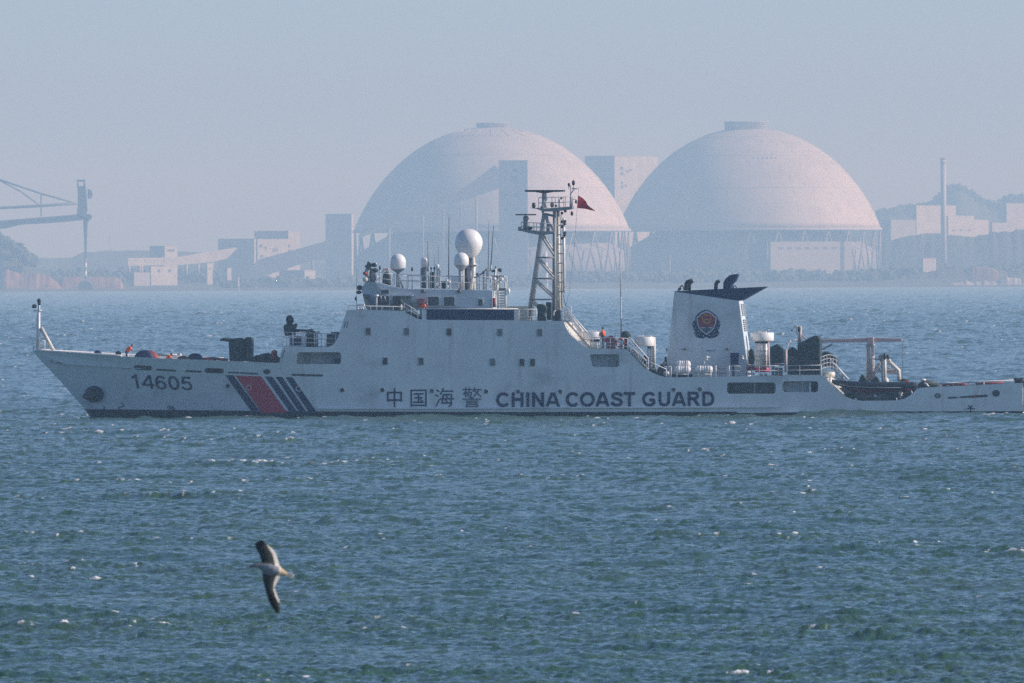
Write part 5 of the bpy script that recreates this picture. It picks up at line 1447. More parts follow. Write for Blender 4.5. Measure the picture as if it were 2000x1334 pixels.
def person(px, py, hgt, yt, label, pose='stand', face=-1, vest='orange', group='crew members on deck'):
    """py: foot line in pixels, hgt: standing height in pixels"""
    foot = S(px, py, yt)
    k = hgt / PXM / 1.75
    t = thing('person', foot, label, 'person', group)
    fx = Vector((CY, SY, 0)) * face            # facing direction
    side = Vector((-SY, CY, 0))
    up = Vector((0, 0, 1))
    def P(f, s, u): return foot + (fx * f + side * s + up * u) * k
    if pose == 'stand':
        J = {'pel': (P(0, 0, .95), .13), 'che': (P(.02, 0, 1.28), .15), 'nek': (P(.02, 0, 1.48), .06), 'hea': (P(.04, 0, 1.63), .095),
             'shl': (P(.02, -.19, 1.42), .065), 'shr': (P(.02, .19, 1.42), .065), 'ell': (P(.02, -.27, 1.13), .047), 'elr': (P(.0, .27, 1.13), .047), 'hal': (P(.24, -.2, 1.06), .04), 'har': (P(.24, .2, 1.06), .04),
             'hil': (P(0, -.09, .93), .095), 'hir': (P(0, .09, .93), .095), 'knl': (P(.03, -.11, .5), .065), 'knr': (P(.0, .11, .5), .065), 'anl': (P(0, -.12, .09), .05), 'anr': (P(-.02, .12, .09), .05), 'tol': (P(.17, -.13, .05), .045), 'tor': (P(.15, .13, .05), .045)}
    elif pose == 'lean':
        J = {'pel': (P(0, 0, .92), .13), 'che': (P(.26, 0, 1.2), .15), 'nek': (P(.4, 0, 1.36), .06), 'hea': (P(.5, 0, 1.45), .095),
             'shl': (P(.34, -.19, 1.3), .065), 'shr': (P(.34, .19, 1.3), .065), 'ell': (P(.46, -.25, 1.05), .047), 'elr': (P(.46, .25, 1.05), .047), 'hal': (P(.62, -.1, 1.02), .04), 'har': (P(.62, .1, 1.02), .04),
             'hil': (P(0, -.09, .9), .095), 'hir': (P(0, .09, .9), .095), 'knl': (P(.05, -.11, .48), .065), 'knr': (P(.0, .11, .48), .065), 'anl': (P(0, -.12, .09), .05), 'anr': (P(-.05, .12, .09), .05), 'tol': (P(.17, -.13, .05), .045), 'tor': (P(.12, .13, .05), .045)}
    else:   # crouch
        J = {'pel': (P(-.1, 0, .42), .14), 'che': (P(.12, 0, .72), .16), 'nek': (P(.26, 0, .88), .06), 'hea': (P(.36, 0, .96), .095),
             'shl': (P(.2, -.19, .82), .065), 'shr': (P(.2, .19, .82), .065), 'ell': (P(.34, -.24, .58), .047), 'elr': (P(.34, .24, .58), .047), 'hal': (P(.54, -.12, .5), .04), 'har': (P(.54, .12, .5), .04),
             'hil': (P(-.08, -.1, .4), .1), 'hir': (P(-.08, .1, .4), .1), 'knl': (P(.32, -.14, .5), .07), 'knr': (P(.3, .16, .2), .07), 'anl': (P(.1, -.13, .08), .05), 'anr': (P(-.1, .15, .1), .05), 'tol': (P(.28, -.13, .05), .045), 'tor': (P(.02, .15, .05), .045)}
    J = {a: (p, r * k) for a, (p, r) in J.items()}
    E = [('pel', 'che'), ('che', 'nek'), ('nek', 'hea'), ('che', 'shl'), ('che', 'shr'), ('shl', 'ell'), ('shr', 'elr'), ('ell', 'hal'), ('elr', 'har'), ('pel', 'hil'), ('pel', 'hir'), ('hil', 'knl'), ('hir', 'knr'), ('knl', 'anl'), ('knr', 'anr'), ('anl', 'tol'), ('anr', 'tor')]
    hd, hl, hr = J['hea'][0], J['hal'][0], J['har'][0]
    nk = J['nek'][0]
    def extra(mb):
        for h in (hl, hr):
            for i in range(5):
                d = fx * (.075 if i else .03) + side * (.02 * (i - 2)) - up * (.03 if i else .0)
                mb.tube(h, h + d * k, .016 * k, M['skin'], .012 * k, 6)
        mb.ball(hd + fx * .1 * k - up * .02 * k, .025 * k, .025 * k, .03 * k, M['skin'], 8, 6)
        for s in (-1, 1): mb.ball(hd + side * .095 * s * k, .03 * k, .02 * k, .035 * k, M['skin'], 8, 6)
    def fm(p):
        if (p - hd).length < .15 * k or (p - nk).length < .07 * k or (p - hl).length < .1 * k or (p - hr).length < .1 * k: return 1
        return 0
    skinned('body', J, E, t, M['cloth'], .03 * k, ([M['cloth'], M['skin']], fm), extra)
    mb = MB(); mb.ball(hd + up * .035 * k - fx * .02 * k, .108 * k, .108 * k, .09 * k, M['hair'], 12, 8); mb.build('hair', t, t)
    if vest:
        pe, ch = J['pel'][0], J['che'][0]
        mb = MB()
        ax = (nk - pe)
        pts = [pe + ax * .12, pe + ax * .4, pe + ax * .7, pe + ax * .92]
        mb.path(pts, .2, M[vest], 14, radii=[.175 * k, .19 * k, .205 * k, .14 * k])
        for s in ('l', 'r'):
            sh, el = J['sh' + s][0], J['el' + s][0]
            mb.tube(sh, sh + (el - sh) * .75, .085 * k, M[vest], .07 * k, 10); mb.ball(sh, .088 * k, .088 * k, .088 * k, M[vest], 10, 8)
        mb.build('jacket', t, t)
    return t
person(247, 708.5, 40, -2.6, 'crew member in orange bending over beside the bow windlass drum', 'lean', 1)
person(328, 711, 25, -2.6, 'crew member in orange crouched between the bow drums', 'crouch', 1) if False else person(327, 714, 40, -2.4, 'crew member in an orange jacket crouched between windlass drum and black bow winches', 'crouch', 1)
person(822, 624, 38, -5.9, 'crew member in an orange jacket leaning on the rail before the navy panel', 'lean', 1)
person(1178, 681, 42, -4.6, 'crew member in an orange vest standing beside the round white ventilator', 'stand', -1)
person(1290, 731, 40, -4.6, 'crew member in dark clothes crouching on deck left of the funnel', 'crouch', 1, None)
# ================================================================== the far shore, in the haze; some colours are paled to add to it
M['land'] = mat('hazed_scrub_land', (.09, .11, .09), .9, var=.6, scale=.03, col2=(.11, .10, .08))  # lightened, part of the haze is in the colour
M['hill'] = mat('wooded_hill', (.10, .125, .10), .95, var=.5, scale=.05)
M['soil'] = mat('red_soil', (.32, .19, .15), .95, var=.5, scale=.08)
M['domeskin'] = mat('pale_dome_cladding', (.58, .56, .52), .6, var=.20, scale=.025)
weather(M['domeskin'], .045, .45, .3, (.36, .34, .32), (.40, .39, .38))
M['conc'] = mat('pale_concrete', (.44, .44, .41), .8, var=.25, scale=.1)
M['concd'] = mat('grey_concrete', (.36, .37, .37), .85, var=.2, scale=.1)
M['clad'] = mat('blue_grey_cladding', (.46, .48, .50), .7, var=.15, scale=.08)
M['hazed_coal'] = mat('hazed_coal', (.26, .27, .28), .95)  # much paler than real coal, haze put into the colour
M['column'] = mat('hazed_concrete', (.24, .25, .26), .85)  # lightened so the columns and hall dissolve into the haze
M['farsteel'] = mat('far_steel_paint', (.16, .20, .24), .6)
M['leaf'] = mat('hazed_foliage', (.08, .105, .08), .9, var=.5, scale=.4)  # foliage paled to deepen the haze
M['bark'] = mat('bark', (.06, .05, .04), .9)
M['roofred'] = mat('red_roof_tiles', (.33, .14, .11), .85)
M['farglass'] = mat('far_window', (.07, .09, .11), .4)
M['beacon'] = mat('beacon_white', (.8, .78, .75), .6)

def land_z(x, y):
    """ground height: shore bank, then a slow rise inland"""
    t = max(0, (y - 15976) / 700)
    z = 2.0 * sm(16000, 16071, y) + 3.0 * sm(16117, 16588, y) + 6 * sm(16705, 17647, y) + 8 * sm(19295, 22588, y)
    z += 2.2 * noise.noise(Vector((x * .012, y * .006, 0))) * sm(16000, 16235, y)
    z += 1.0 * noise.noise(Vector((x * .05, y * .02, 3))) * sm(15988, 16071, y)
    px = 1000 + F * x / y
    if px < 130 and y < 16941: z += 6.0 * sm(130, 20, px) * sm(16000, 16235, y)
    if px > 1650: z += 5 * sm(1650, 1850, px) * sm(16047, 16471, y)
    return z if y > 15976 else -1.5

def build_land():
    ys = list(range(15953, 16235, 8)) + list(range(16235, 17883, 25)) + list(range(17883, 25412, 150))
    us = [-.2, -.15, -.11, -.08, -.06, -.05] + [(-.045 + .09 * i / 150) for i in range(151)] + [.05, .06, .08, .11, .15, .2]
    vs = [Vector((u * y, y, land_z(u * y, y))) for y in ys for u in us]
    n = len(us)
    mb = MB(); mb.add(vs, [(j * n + i, j * n + i + 1, (j + 1) * n + i + 1, (j + 1) * n + i) for j in range(len(ys) - 1) for i in range(n - 1)], M['land'], True)
    o = mb.build('ground'); tag(o, 'low scrub covered shore land behind the sea', None, kind='structure')
build_land()

def ridge(name, prof, Y, depth, label, m='hill', rough=1.0):
    """hill whose skyline follows pixel points; a rounded body with thickness, not a sheet"""
    mb = MB()
    rows = []
    N = 120
    xs = [prof[0][0] + (prof[-1][0] - prof[0][0]) * i / N for i in range(N + 1)]
    for j, (f, k) in enumerate(((-1, 0), (-.8, .35), (-.5, .72), (-.2, .95), (0, 1), (.3, .9), (.7, .5), (1, 0))):
        row = []
        for x in xs:
            y = lerp_tab(prof, x) + rough * 2.2 * noise.noise(Vector((x * .11, 1.7, Y * .01))) + rough * 1.3 * noise.noise(Vector((x * .4, 4.7, Y * .01)))
            p = W(x, y, Y)
            z = max(p.z, 1)
            row.append(Vector((p.x, Y + f * depth, -2 + (z + 2) * k * (1 + .06 * rough * noise.noise(Vector((x * .09, j * 2.1, 9)))) if 0 < j < 7 and j != 4 else (-2 if k == 0 else z))))
        rows.append(row)
    n = N + 1
    mb.add([p for r in rows for p in r], [(j * n + i, j * n + i + 1, (j + 1) * n + i + 1, (j + 1) * n + i) for j in range(7) for i in range(N)], M[m], True)
    o = mb.build(name); tag(o, label, None, kind='structure')
    return o
ridge('hills', [(1640, 450), (1700, 423), (1740, 416), (1790, 405), (1815, 404), (1835, 392), (1850, 374), (1865, 367), (1885, 374), (1905, 388), (1925, 400), (1950, 404), (1962, 393), (1985, 388), (2010, 390), (2100, 400), (2200, 430)], 22588, 500, 'wooded hills fading into haze behind the chimney')
ridge('hills', [(-400, 480), (-150, 492), (0, 506), (90, 504), (140, 503), (162, 492), (230, 490), (300, 489), (420, 494), (500, 500), (640, 505), (800, 500), (1000, 490), (1150, 486), (1230, 480), (1400, 476), (1600, 468), (1700, 455), (1850, 452), (2000, 448), (2300, 460)], 20235, 300, 'low wooded ridge along the far shore', rough=1.2)
ridge('hills', [(1690, 500), (1715, 478), (1745, 468), (1790, 458), (1820, 456), (1850, 459), (1880, 461), (1905, 462), (1930, 456), (1960, 452), (2000, 449), (2100, 446), (2250, 470)], 18373, 60, 'wooded slope in front of the pale blocks at right', rough=1.6)
ridge('headland', [(-900, 560), (-620, 470), (-350, 436), (-120, 452), (-40, 462), (0, 470), (18, 474), (32, 487), (45, 500), (60, 512), (90, 535), (120, 558)], 16424, 110, 'dark wooded headland at the left of the shore', 'leaf', 2.2)
ridge('soil_bank', [(-200, 548), (-60, 542), (0, 535), (15, 527), (40, 534), (70, 533), (95, 538), (112, 550), (120, 562)], 16117, 36, 'bare reddish earth bank at the left shore', 'soil', 2.0)
ridge('soil_bank', [(112, 556), (122, 541), (160, 540), (225, 541), (236, 545), (242, 562)], 16141, 22, 'long reddish embankment along the left shore', 'soil', .5)
ridge('soil_bank', [(1760, 540), (1795, 532), (1820, 528), (1885, 526), (1900, 519), (1920, 520), (1942, 524), (1970, 530), (2000, 522), (2080, 526), (2150, 545)], 16376, 30, 'pinkish earth slope on the right shore', 'land', 1.4)
ridge('shore_rocks', [(1840, 559), (1880, 550), (1900, 551), (1945, 549), (1965, 541), (2000, 539), (2060, 541), (2150, 556)], 16059, 14, 'pale rocks at the water edge on the right shore', 'conc', 2.2)
ridge('soil_bank', [(1892, 531), (1900, 522), (1925, 522), (1944, 526), (1950, 533)], 16305, 8, 'small bare pink earth patch on the right shore', 'soil', 1.0)

# ------------------------------------------------------------------ storage domes
def sky_dome(cx, base, hw, top, Y, cap, label, ribs):
    s = F / Y
    bx, by = unroll(cx, base)
    c = W(cx, base, Y)
    r = hw / s
    h = (base - top) / s
    t = thing('storage_dome', Vector((c.x, c.y, land_z(c.x, c.y))), label, 'storage dome', 'storage domes on the far shore')
    Rr = (r * r + h * h) / (2 * h)
    a0 = math.asin(min(1, r / Rr)) if h < Rr else math.pi - math.asin(r / Rr)
    prof = []
    n = 28
    for i in range(n + 1):
        a = a0 * (1 - i / n)
        # a touch more pointed than a true sphere, as the photograph shows
        k = 1 - .035 * math.sin(math.pi * i / n)
        prof.append((max(Rr * math.sin(a) * k, .01), h - Rr * (1 - math.cos(a))))
    mb = MB(); mb.lathe(c, prof, M['domeskin'], 96); sh = mb.build('dome_shell', t, t)
    # meridian seams and cladding courses stand slightly proud
    mb = MB()
    for i in (7, 14, 20):
        rr, z = prof[i]
        mb.path([c + Vector((rr * 1.0006 * math.cos(a), rr * 1.0006 * math.sin(a), z)) for a in [2 * math.pi * k / 96 for k in range(96)]], .2, M['conc'], 5, closed=True)
    for k in range(32):
        a = 2 * math.pi * k / 32
        mb.path([c + Vector((q * math.cos(a), q * math.sin(a), z)) for q, z in prof[::3]], .2, M['conc'], 5)
    mb.build('seam', sh, t)
    mb = MB()
    for k in range(ribs):
        a = R(-150 + 120 * k / max(1, ribs - 1))
        i0, i1 = 20, 23
        pa, pb = prof[i0], prof[i1]
        mb.tube(c + Vector((pa[0] * math.cos(a), pa[0] * math.sin(a), pa[1] + .1)), c + Vector((pb[0] * math.cos(a), pb[0] * math.sin(a), pb[1] + .1)), .55, M['clad'], seg=6)
    if ribs: mb.build('roof_vent', sh, t)
    x0, x1, y0, y1 = cap
    cc = W((x0 + x1) / 2, y1, Y)
    mb = MB(); mb.lathe(cc - Vector((0, 0, 1.5)), [((x1 - x0) / 2 / s, 0), ((x1 - x0) / 2 / s, (y1 - y0) / s + 1.5 - .6), ((x1 - x0) / 2 / s * 1.04, (y1 - y0) / s + 1.5 - .6), ((x1 - x0) / 2 / s * 1.04, (y1 - y0) / s + 1.5)], M['clad'], 40); mb.build('roof_cap', t, t)
    zb = -c.z + land_z(c.x, c.y) - .5
    mb = MB(); mb.lathe(c, [(r * 1.0, -2.6), (r * 1.012, -2.6), (r * 1.012, 0), (r * .99, .2)], M['clad'], 72); mb.build('ring_beam', t, t)
    mb = MB()
    N = 30
    for k in range(N):
        a, b, d = 2 * math.pi * k / N, 2 * math.pi * (k + .5) / N, 2 * math.pi * (k - .5) / N
        lo = c + Vector((r * 1.0 * math.cos(a), r * 1.0 * math.sin(a), zb))
        for e in (b, d): mb.tube(lo, c + Vector((r * math.cos(e), r * math.sin(e), -2.5)), 1.1, M['column'], .9, 6)
    mb.build('column_ring', t, t)
    mb = MB(); mb.lathe(c + Vector((0, 0, zb)), [(r * .97, 0), (r * .96, -zb * .55), (r * .6, -zb + 6), (r * .1, -zb + 16), (.1, -zb + 16.4)], M['hazed_coal'], 48); mb.build('coal_heap', t, t)
    return t, c, r, s
sky_dome(960.5, 448.5, 269, 247.5, 17412, (930.5, 995, 240, 249), 'nearer pale storage dome rising behind the ship mast', 7)
dm2, c2, r2, s2 = sky_dome(1463, 446.5, 257, 249.5, 18235, (1415, 1500, 237.5, 250), 'pale storage dome standing alone right of the mast', 0)
# faint dark panel row high on the second dome
mb = MB()
for k in range(6):
    px = 1471 + k * 8.5
    Rr = (r2 ** 2 + (197 / s2) ** 2) / (2 * 197 / s2)
    p = W(px, 310, 18235)
    dz = p.z - (c2.z + 197 / s2 - Rr)
    dx = p.x - c2.x
    k2 = 1 - .035 * math.sin(math.pi * min(1, max(0, 1 - math.acos(max(-1, min(1, dz / Rr))) / math.asin(min(1, r2 / Rr)))))
    yy = c2.y - math.sqrt(max(0, (Rr * Rr - dz * dz) * k2 * k2 - dx * dx))
    q = Vector((p.x, yy, p.z))
    mb.hexa([q + Vector((-.6, -.9, -1)), q + Vector((.6, -.9, -1)), q + Vector((.6, -.3, 1)), q + Vector((-.6, -.3, 1)), q + Vector((-.6, 1, -1)), q + Vector((.6, 1, -1)), q + Vector((.6, 1, 1)), q + Vector((-.6, 1, 1))], M['concd'])
mb.build('roof_vent', dm2, dm2)

# ------------------------------------------------------------------ buildings: a shaded left face and a sunlit right face meet at the near corner, wall colours tinted cool and warm to match
def building(xl, xm, xr, yt, yb, Y, phi, label, wl='clad', wr='conc', roof='concd', wins=None, cat='building', name='industrial_building', group=None, parapet=True, raised=False):
    s = F / Y
    ph = R(phi)
    n0 = W(xm, yb, Y)
    gz = n0.z if raised else min(n0.z, land_z(n0.x, n0.y) - 1)
    top = W(xm, yt, Y).z
    a = max((xm - xl) / s / math.cos(ph), .5)
    b = max((xr - xm) / s / math.sin(ph), .5)
    P0 = Vector((n0.x, Y, 0)); PL = P0 + Vector((-a * math.cos(ph), a * math.sin(ph), 0)); PR = P0 + Vector((b * math.sin(ph), b * math.cos(ph), 0)); PB = PL + (PR - P0)
    t = thing(name, Vector((P0.x, P0.y, gz)), label, cat, group)
    def up(p, z): return Vector((p.x, p.y, z))
    mb = MB()
    def quad(p, q, z0, z1, m): mb.add([up(p, z0), up(q, z0), up(q, z1), up(p, z1)], [(0, 1, 2, 3)], m)
    quad(PL, P0, gz, top, M[wl]); quad(P0, PR, gz, top, M[wr]); quad(PR, PB, gz, top, M[wr]); quad(PB, PL, gz, top, M[wl])
    mb.add([up(p, top) for p in (P0, PR, PB, PL)], [(0, 1, 2, 3)], M[roof]); mb.add([up(p, gz) for p in (P0, PR, PB, PL)], [(0, 1, 2, 3)], M[roof])
    mb.build('wall', t, t)
    if parapet:
        cen = (P0 + PB) / 2
        mb = MB()
        o = [up(cen + (p - cen) * 1.015, 0) for p in (P0, PR, PB, PL)]
        mb.hexa([up(o[0], top - .2), up(o[1], top - .2), up(o[2], top - .2), up(o[3], top - .2)] + [up(p, top + .5) for p in o], M[wl if wl != wr else roof])
        # hexa expects near ring then far ring: rebuild as plain slab
        mb = MB(); mb.prism([up(p, top - .2) for p in o], [up(p, top + .5) for p in o], M[roof]); mb.build('roof', t, t)
    for (u, v, w, h, side) in (wins or []):
        d = (PR - P0) if side == 'r' else (PL - P0)
        Ln = d.length; d = d.normalized()
        nrm = Vector((math.cos(ph), -math.sin(ph), 0)) if side == 'r' else Vector((-math.sin(ph), -math.cos(ph), 0))
        base = P0 + d * (u * Ln)
        z = top - v / s
        ww, hh = w / s / 2, h / s / 2
        ww = ww / (math.sin(ph) if side == 'r' else math.cos(ph))
        q0, q1 = base - d * ww, base + d * ww
        mb = MB(); mb.prism([up(q0, z - hh) - nrm * .1, up(q1, z - hh) - nrm * .1, up(q1, z + hh) - nrm * .1, up(q0, z + hh) - nrm * .1], [up(q0, z - hh) + nrm * .12, up(q1, z - hh) + nrm * .12, up(q1, z + hh) + nrm * .12, up(q0, z + hh) + nrm * .12], M['farglass'])
        mb.build('window', t, t)
    return t
building(1143, 1201, 1287, 305, 470, 18941, 38, 'tall plant block between the two domes with a sunlit right wall', wins=[(.16, 24, 5, 7, 'r'), (.17, 34, 5, 6, 'r'), (.3, 30, 5, 4, 'r'), (.36, 27, 5, 4, 'r'), (.17, 52, 4, 6, 'r'), (.17, 60, 4, 6, 'r'), (.26, 58, 4, 4, 'r')])
building(975, 1031.5, 1032, 314, 555, 16824, 12, 'shaded conveyor tower in front of the left dome', wl='clad', wins=[(.45, 19, 8, 5, 'l'), (.45, 34, 9, 8, 'l'), (.75, 66, 6, 5, 'l'), (.4, 66, 7, 6, 'l'), (.4, 95, 6, 6, 'l'), (.75, 95, 6, 6, 'l')])
building(636, 687, 691, 418.5, 540, 18000, 22, 'dark transfer block at the left foot of the domes', wins=None)
building(426, 497, 500, 467, 548, 17295, 10, 'low dark warehouse left of the pale block', wl='clad')
building(500, 503, 585, 452.5, 540, 17529, 38, 'pale block with small dark windows above the conveyor slope', wl='conc', wins=[(.08, 28, 5, 6, 'r'), (.2, 32, 4, 6, 'r'), (.38, 36, 4, 7, 'r'), (.45, 36, 4, 6, 'r'), (.75, 28, 4, 6, 'r'), (.75, 38, 4, 6, 'r'), (.1, 48, 5, 5, 'r'), (.4, 48, 4, 4, 'r')])
building(497, 500, 562, 452, 467, 17412, 38, 'blue grey rooftop plant room on the pale block', wl='clad', wr='clad', raised=True)
building(292, 322, 346, 481, 545, 17059, 35, 'small flat roofed house with a sunlit right wall', wins=[(.5, 8, 14, 4, 'r')])
building(291, 295, 345, 521, 545, 16705, 38, 'white shed under the flat conveyor gallery', wl='conc', wins=[(.3, 8, 5, 5, 'r'), (.7, 8, 5, 5, 'r')])
building(404, 405, 415, 515, 545, 16753, 38, 'small pale gate house under the rising gallery', wl='conc', wins=[(.5, 10, 3, 3, 'r')])
building(545, 595, 616, 528.5, 545, 16659, 40, 'long low pale shed with a bright end wall near the slope', wl='concd')
building(1500, 1505, 1668, 473, 500, 17176, 38, 'long low greyish hall under the right dome', wl='column', wr='column', roof='column', wins=[(.12 + .11 * k, 12, 9, 5, 'r') for k in range(8)])
building(1462, 1499, 1500, 475, 500, 17224, 20, 'grey low annex left of the long hall', wl='concd')
building(1784, 1790, 1870, 402, 430, 19295, 38, 'long pale building on the slope behind the chimney', wl='conc')
building(1848, 1852, 1905, 422, 468, 18824, 38, 'pale block with ragged lower edge right of the chimney', wl='conc', wins=[(.2, 28, 6, 3, 'r'), (.5, 28, 6, 3, 'r'), (.8, 28, 6, 3, 'r')])
building(1898, 1902, 1932, 430, 460, 18941, 38, 'small pale house beside the ragged pale block', wl='concd')
building(1722, 1740, 1790, 430, 470, 19059, 50, 'weathered grey houses beside the right dome foot', wl='concd', wr='concd')
building(1799, 1803, 1829, 505, 530, 16588, 38, 'small grey hut with red roof on the right shore', wl='concd', wr='concd', roof='roofred')
building(1960, 1966, 2040, 398, 440, 20235, 38, 'faint grey building at the right end of the ridge', wl='concd', wr='concd')
building(1935, 1938, 1990, 436, 470, 18588, 38, 'row of low grey sheds at the far right', wl='concd', wr='concd')
building(252, 262, 292, 533, 550, 16471, 45, 'low grey hut on the quay under the gallery', wl='concd', wr='concd')
building(438, 444, 452, 524, 545, 16495, 45, 'little pale kiosk on the quay', wl='conc', wr='conc')

# ------------------------------------------------------------------ conveyor galleries
def gallery(outline, Y, depth, m, label, legs=(), group='conveyor galleries', skew=0.0, lit='column'):
    """box girder whose side outline is given; depth behind; legs as (px, y top, y foot)"""
    p0 = W(*outline[0], Y)
    t = thing('conveyor_gallery', Vector((p0.x, Y, 2)), label, 'conveyor', group)
    x0 = W(*outline[0], Y).x
    def sk(p): return Vector((p.x, p.y + skew * (p.x - x0), p.z))
    near = [sk(W(a, b, Y)) for a, b in outline]
    far = [p + Vector((0, depth, 0)) for p in near]
    mb = MB(); mb.prism(near, far, M[m]); mb.build('gallery_box', t, t)
    for x, y0, y1 in legs:
        for dd in (.5, depth - .5):
            mb = MB(); a, b = sk(W(x, y0, Y)), sk(W(x, y1, Y))
            mb.tube(a + Vector((0, dd, 0)), b + Vector((0, dd, 0)), 1.35, M[lit], seg=6); mb.build('leg', t, t)
    return t
gallery([(700, 466), (738, 451), (978, 367), (978, 335), (966, 322), (905, 368), (850, 408), (700, 458)], 16895, 7, 'clad', 'long inclined conveyor gallery climbing to the tower before the left dome', [(760, 445, 548), (826, 421, 548), (866, 408, 548), (900, 396, 548), (930, 386, 548)])
gallery([(470, 545), (505, 507), (640, 470), (640, 505), (606, 510), (548, 529), (500, 545)], 16800, 8, 'clad', 'sloping dark conveyor gallery rising to the dark transfer block', [(610, 508, 545), (560, 523, 545)])
# lit curved gallery: faces turned to the sun
g = gallery([(250, 504), (340, 502.5), (380, 496), (420, 489), (457, 483), (460, 485), (440, 505), (420, 510), (380, 515), (340, 518), (250, 519)], 16824, 6, 'conc', 'pale covered gallery bending upwards on short columns', [(252, 519, 534), (272, 519, 534), (276, 519, 534), (362, 517, 536), (385, 515, 534), (401, 513, 530), (412, 511, 530)], skew=.9, lit='conc')
mb = MB()
for k in range(5):
    a = W(265 + k * 18, 509, 16824)
    yy = 16824 + .9 * (a.x - W(250, 504, 16824).x) - .3
    mb = MB(); mb.hexa([Vector((a.x + i, yy + j + .9 * i, a.z + l)) for j in (0, .6) for i, l in ((-.5, -.4), (.5, -.4), (.5, .4), (-.5, .4))], M['farglass']); mb.build('window', g, g)

# ------------------------------------------------------------------ ship loader at the left
def loader():
    Y = 15295
    p = W(166, 562, Y)
    t = thing('ship_loader', Vector((p.x, Y, 0)), 'blue grey ship loader crane with a long boom at the left edge', 'crane')
    def tub(n, pts, r, par=t, m='farsteel'):
        mb = MB(); mb.path([W(x, y, Y) for x, y in pts], r * 2.3, M[m], 8); return mb.build(n, par, t)
    def pol(n, pts, d, par=t, m='farsteel', y0=0):
        mb = MB(); mb.prism([W(x, y, Y + y0) for x, y in pts], [W(x, y, Y + y0) + Vector((0, d, 0)) for x, y in pts], M[m]); return mb.build(n, par, t)
    hd = pol('head_tower', [(151, 364), (167, 362), (168, 372), (171, 410), (168, 418), (176, 418), (180, 424), (172, 434), (160, 428), (150, 420), (152, 395)], 5)
    pol('drive_house', [(171, 368), (179, 372), (181, 380), (178, 388), (171, 388)], 4, hd)
    pol('top_frame', [(149, 351), (167, 351), (167, 355), (152, 355)], 4, hd); tub('frame_leg', [(152, 354), (152, 365)], .4, hd); tub('frame_leg', [(165, 354), (165, 364)], .4, hd)
    pol('boom', [(-60, 438), (0, 431), (150, 419), (165, 425), (160, 430), (110, 435), (40, 439), (12, 446), (-60, 449)], 4)
    tub('upper_chord', [(-60, 408), (0, 406), (75, 402.5), (150, 397)], .55)
    tub('stay', [(-60, 332), (0, 351), (80, 378), (150, 397)], .4); tub('stay', [(-5, 350), (40, 374), (76, 400)], .25); tub('stay', [(80, 376), (80, 402), (80, 422)], .25)
    pol('chute', [(162, 424), (172, 424), (171, 440), (169.5, 470), (169, 505), (165.5, 505), (163, 440)], 2.5)
    mb = MB()
    for k in range(5): mb.tube(W(167, 505 + k * 8, Y), W(167, 513 + k * 8, Y), 1.2, M['beacon' if k % 2 else 'farsteel'], seg=8)
    mb.build('telescopic_spout', t, t)
    pol('pier_cap', [(152, 558), (156, 551), (163, 549), (166, 545), (169, 549), (175, 552), (181, 558), (181, 566), (152, 566)], 10)
    pol('portal_leg', [(-30, 449), (0, 449), (4, 470), (6, 560), (-4, 575), (-14, 575), (-6, 470)], 6)
loader()

# ------------------------------------------------------------------ chimney, pylon, light tower, masts
def pole_thing(name, px, y0, y1, Y, r0, r1, m, label, cat, extra=None):
    a = W(px, y0, Y); b = W(px, y1, Y)
    a = Vector((b.x * 0 + a.x, Y, min(a.z, land_z(a.x, Y))))
    b = Vector((a.x, Y, b.z))
    t = thing(name, a, label, cat)
    mb = MB(); mb.lathe(a, [(r0, 0), (r1, b.z - a.z)], M[m], 16); mb.build('shaft', t, t)
    if extra: extra(t, a, b)
    return t
def chim(t, a, b):
    for k in (0, 1):
        mb = MB(); z = b.z - 1.2 - k * 4
        mb.lathe(Vector((a.x, a.y, z)), [(2.8, 0), (3.4, .1), (3.4, 1.3), (2.8, 1.4)], M['concd'], 16); mb.build('gallery_ring', t, t)
pole_thing('chimney', 1843, 455, 309, 17267, 3.0, 2.7, 'clad', 'tall slim chimney standing before the hills at right', 'chimney', chim)
def pyl(t, a, b):
    mb = MB(); mb.tube(b + Vector((-1, 0, -1)), b + Vector((1, 0, -1)), .2, M['farsteel'], seg=6); mb.tube(b + Vector((-.7, 0, .4)), b + Vector((.7, 0, .4)), .2, M['farsteel'], seg=6); mb.build('crossarm', t, t)
pole_thing('pylon', 214, 492, 462, 19765, .35, .25, 'farsteel', 'thin pylon with crossarms above the left ridge', 'pylon', pyl)
def lightt(t, a, b):
    h = b.z - a.z
    for k in range(3):
        mb = MB(); z = a.z + h * (.2 + .27 * k); mb.lathe(Vector((a.x, a.y, z)), [(2.6 - .4 * k, 0), (2.5 - .4 * k, h * .11)], M['roofred'], 14); mb.build('red_band', t, t)
    mb = MB(); mb.lathe(b, [(1.0, 0), (1.1, .2), (.7, .3), (.7, 1.2), (.1, 1.8)], M['beacon'], 14); mb.build('lantern', t, t)
    mb = MB(); mb.lathe(a - Vector((0, 0, 1)), [(3.6, 0), (3.6, 1.2), (2.6, 1.5)], M['roofred'], 16); mb.build('base', t, t)
pole_thing('light_tower', 1066, 552, 493, 15883, 2.5, 1.4, 'beacon', 'slim white and red light tower seen through the ship mast', 'lighthouse', lightt)
def bea(t, a, b):
    mb = MB(); mb.lathe(b, [(.3, 0), (.9, .2), (.9, 1.4), (.1, 1.7)], M['redhose'], 10); mb.build('topmark', t, t)
pole_thing('beacon', 466, 560, 540, 15765, .5, .4, 'beacon', 'small red and white beacon at the left waterline', 'beacon', bea)
pole_thing('lamp_mast', 1309, 520, 498, 16941, .3, .2, 'beacon', 'thin pale lamp mast on the shore below the domes gap', 'mast', pyl)
pole_thing('wind_mast', 441, 545, 528, 16612, .3, .2, 'beacon', 'thin pale mast behind the quay kiosk', 'mast', pyl)

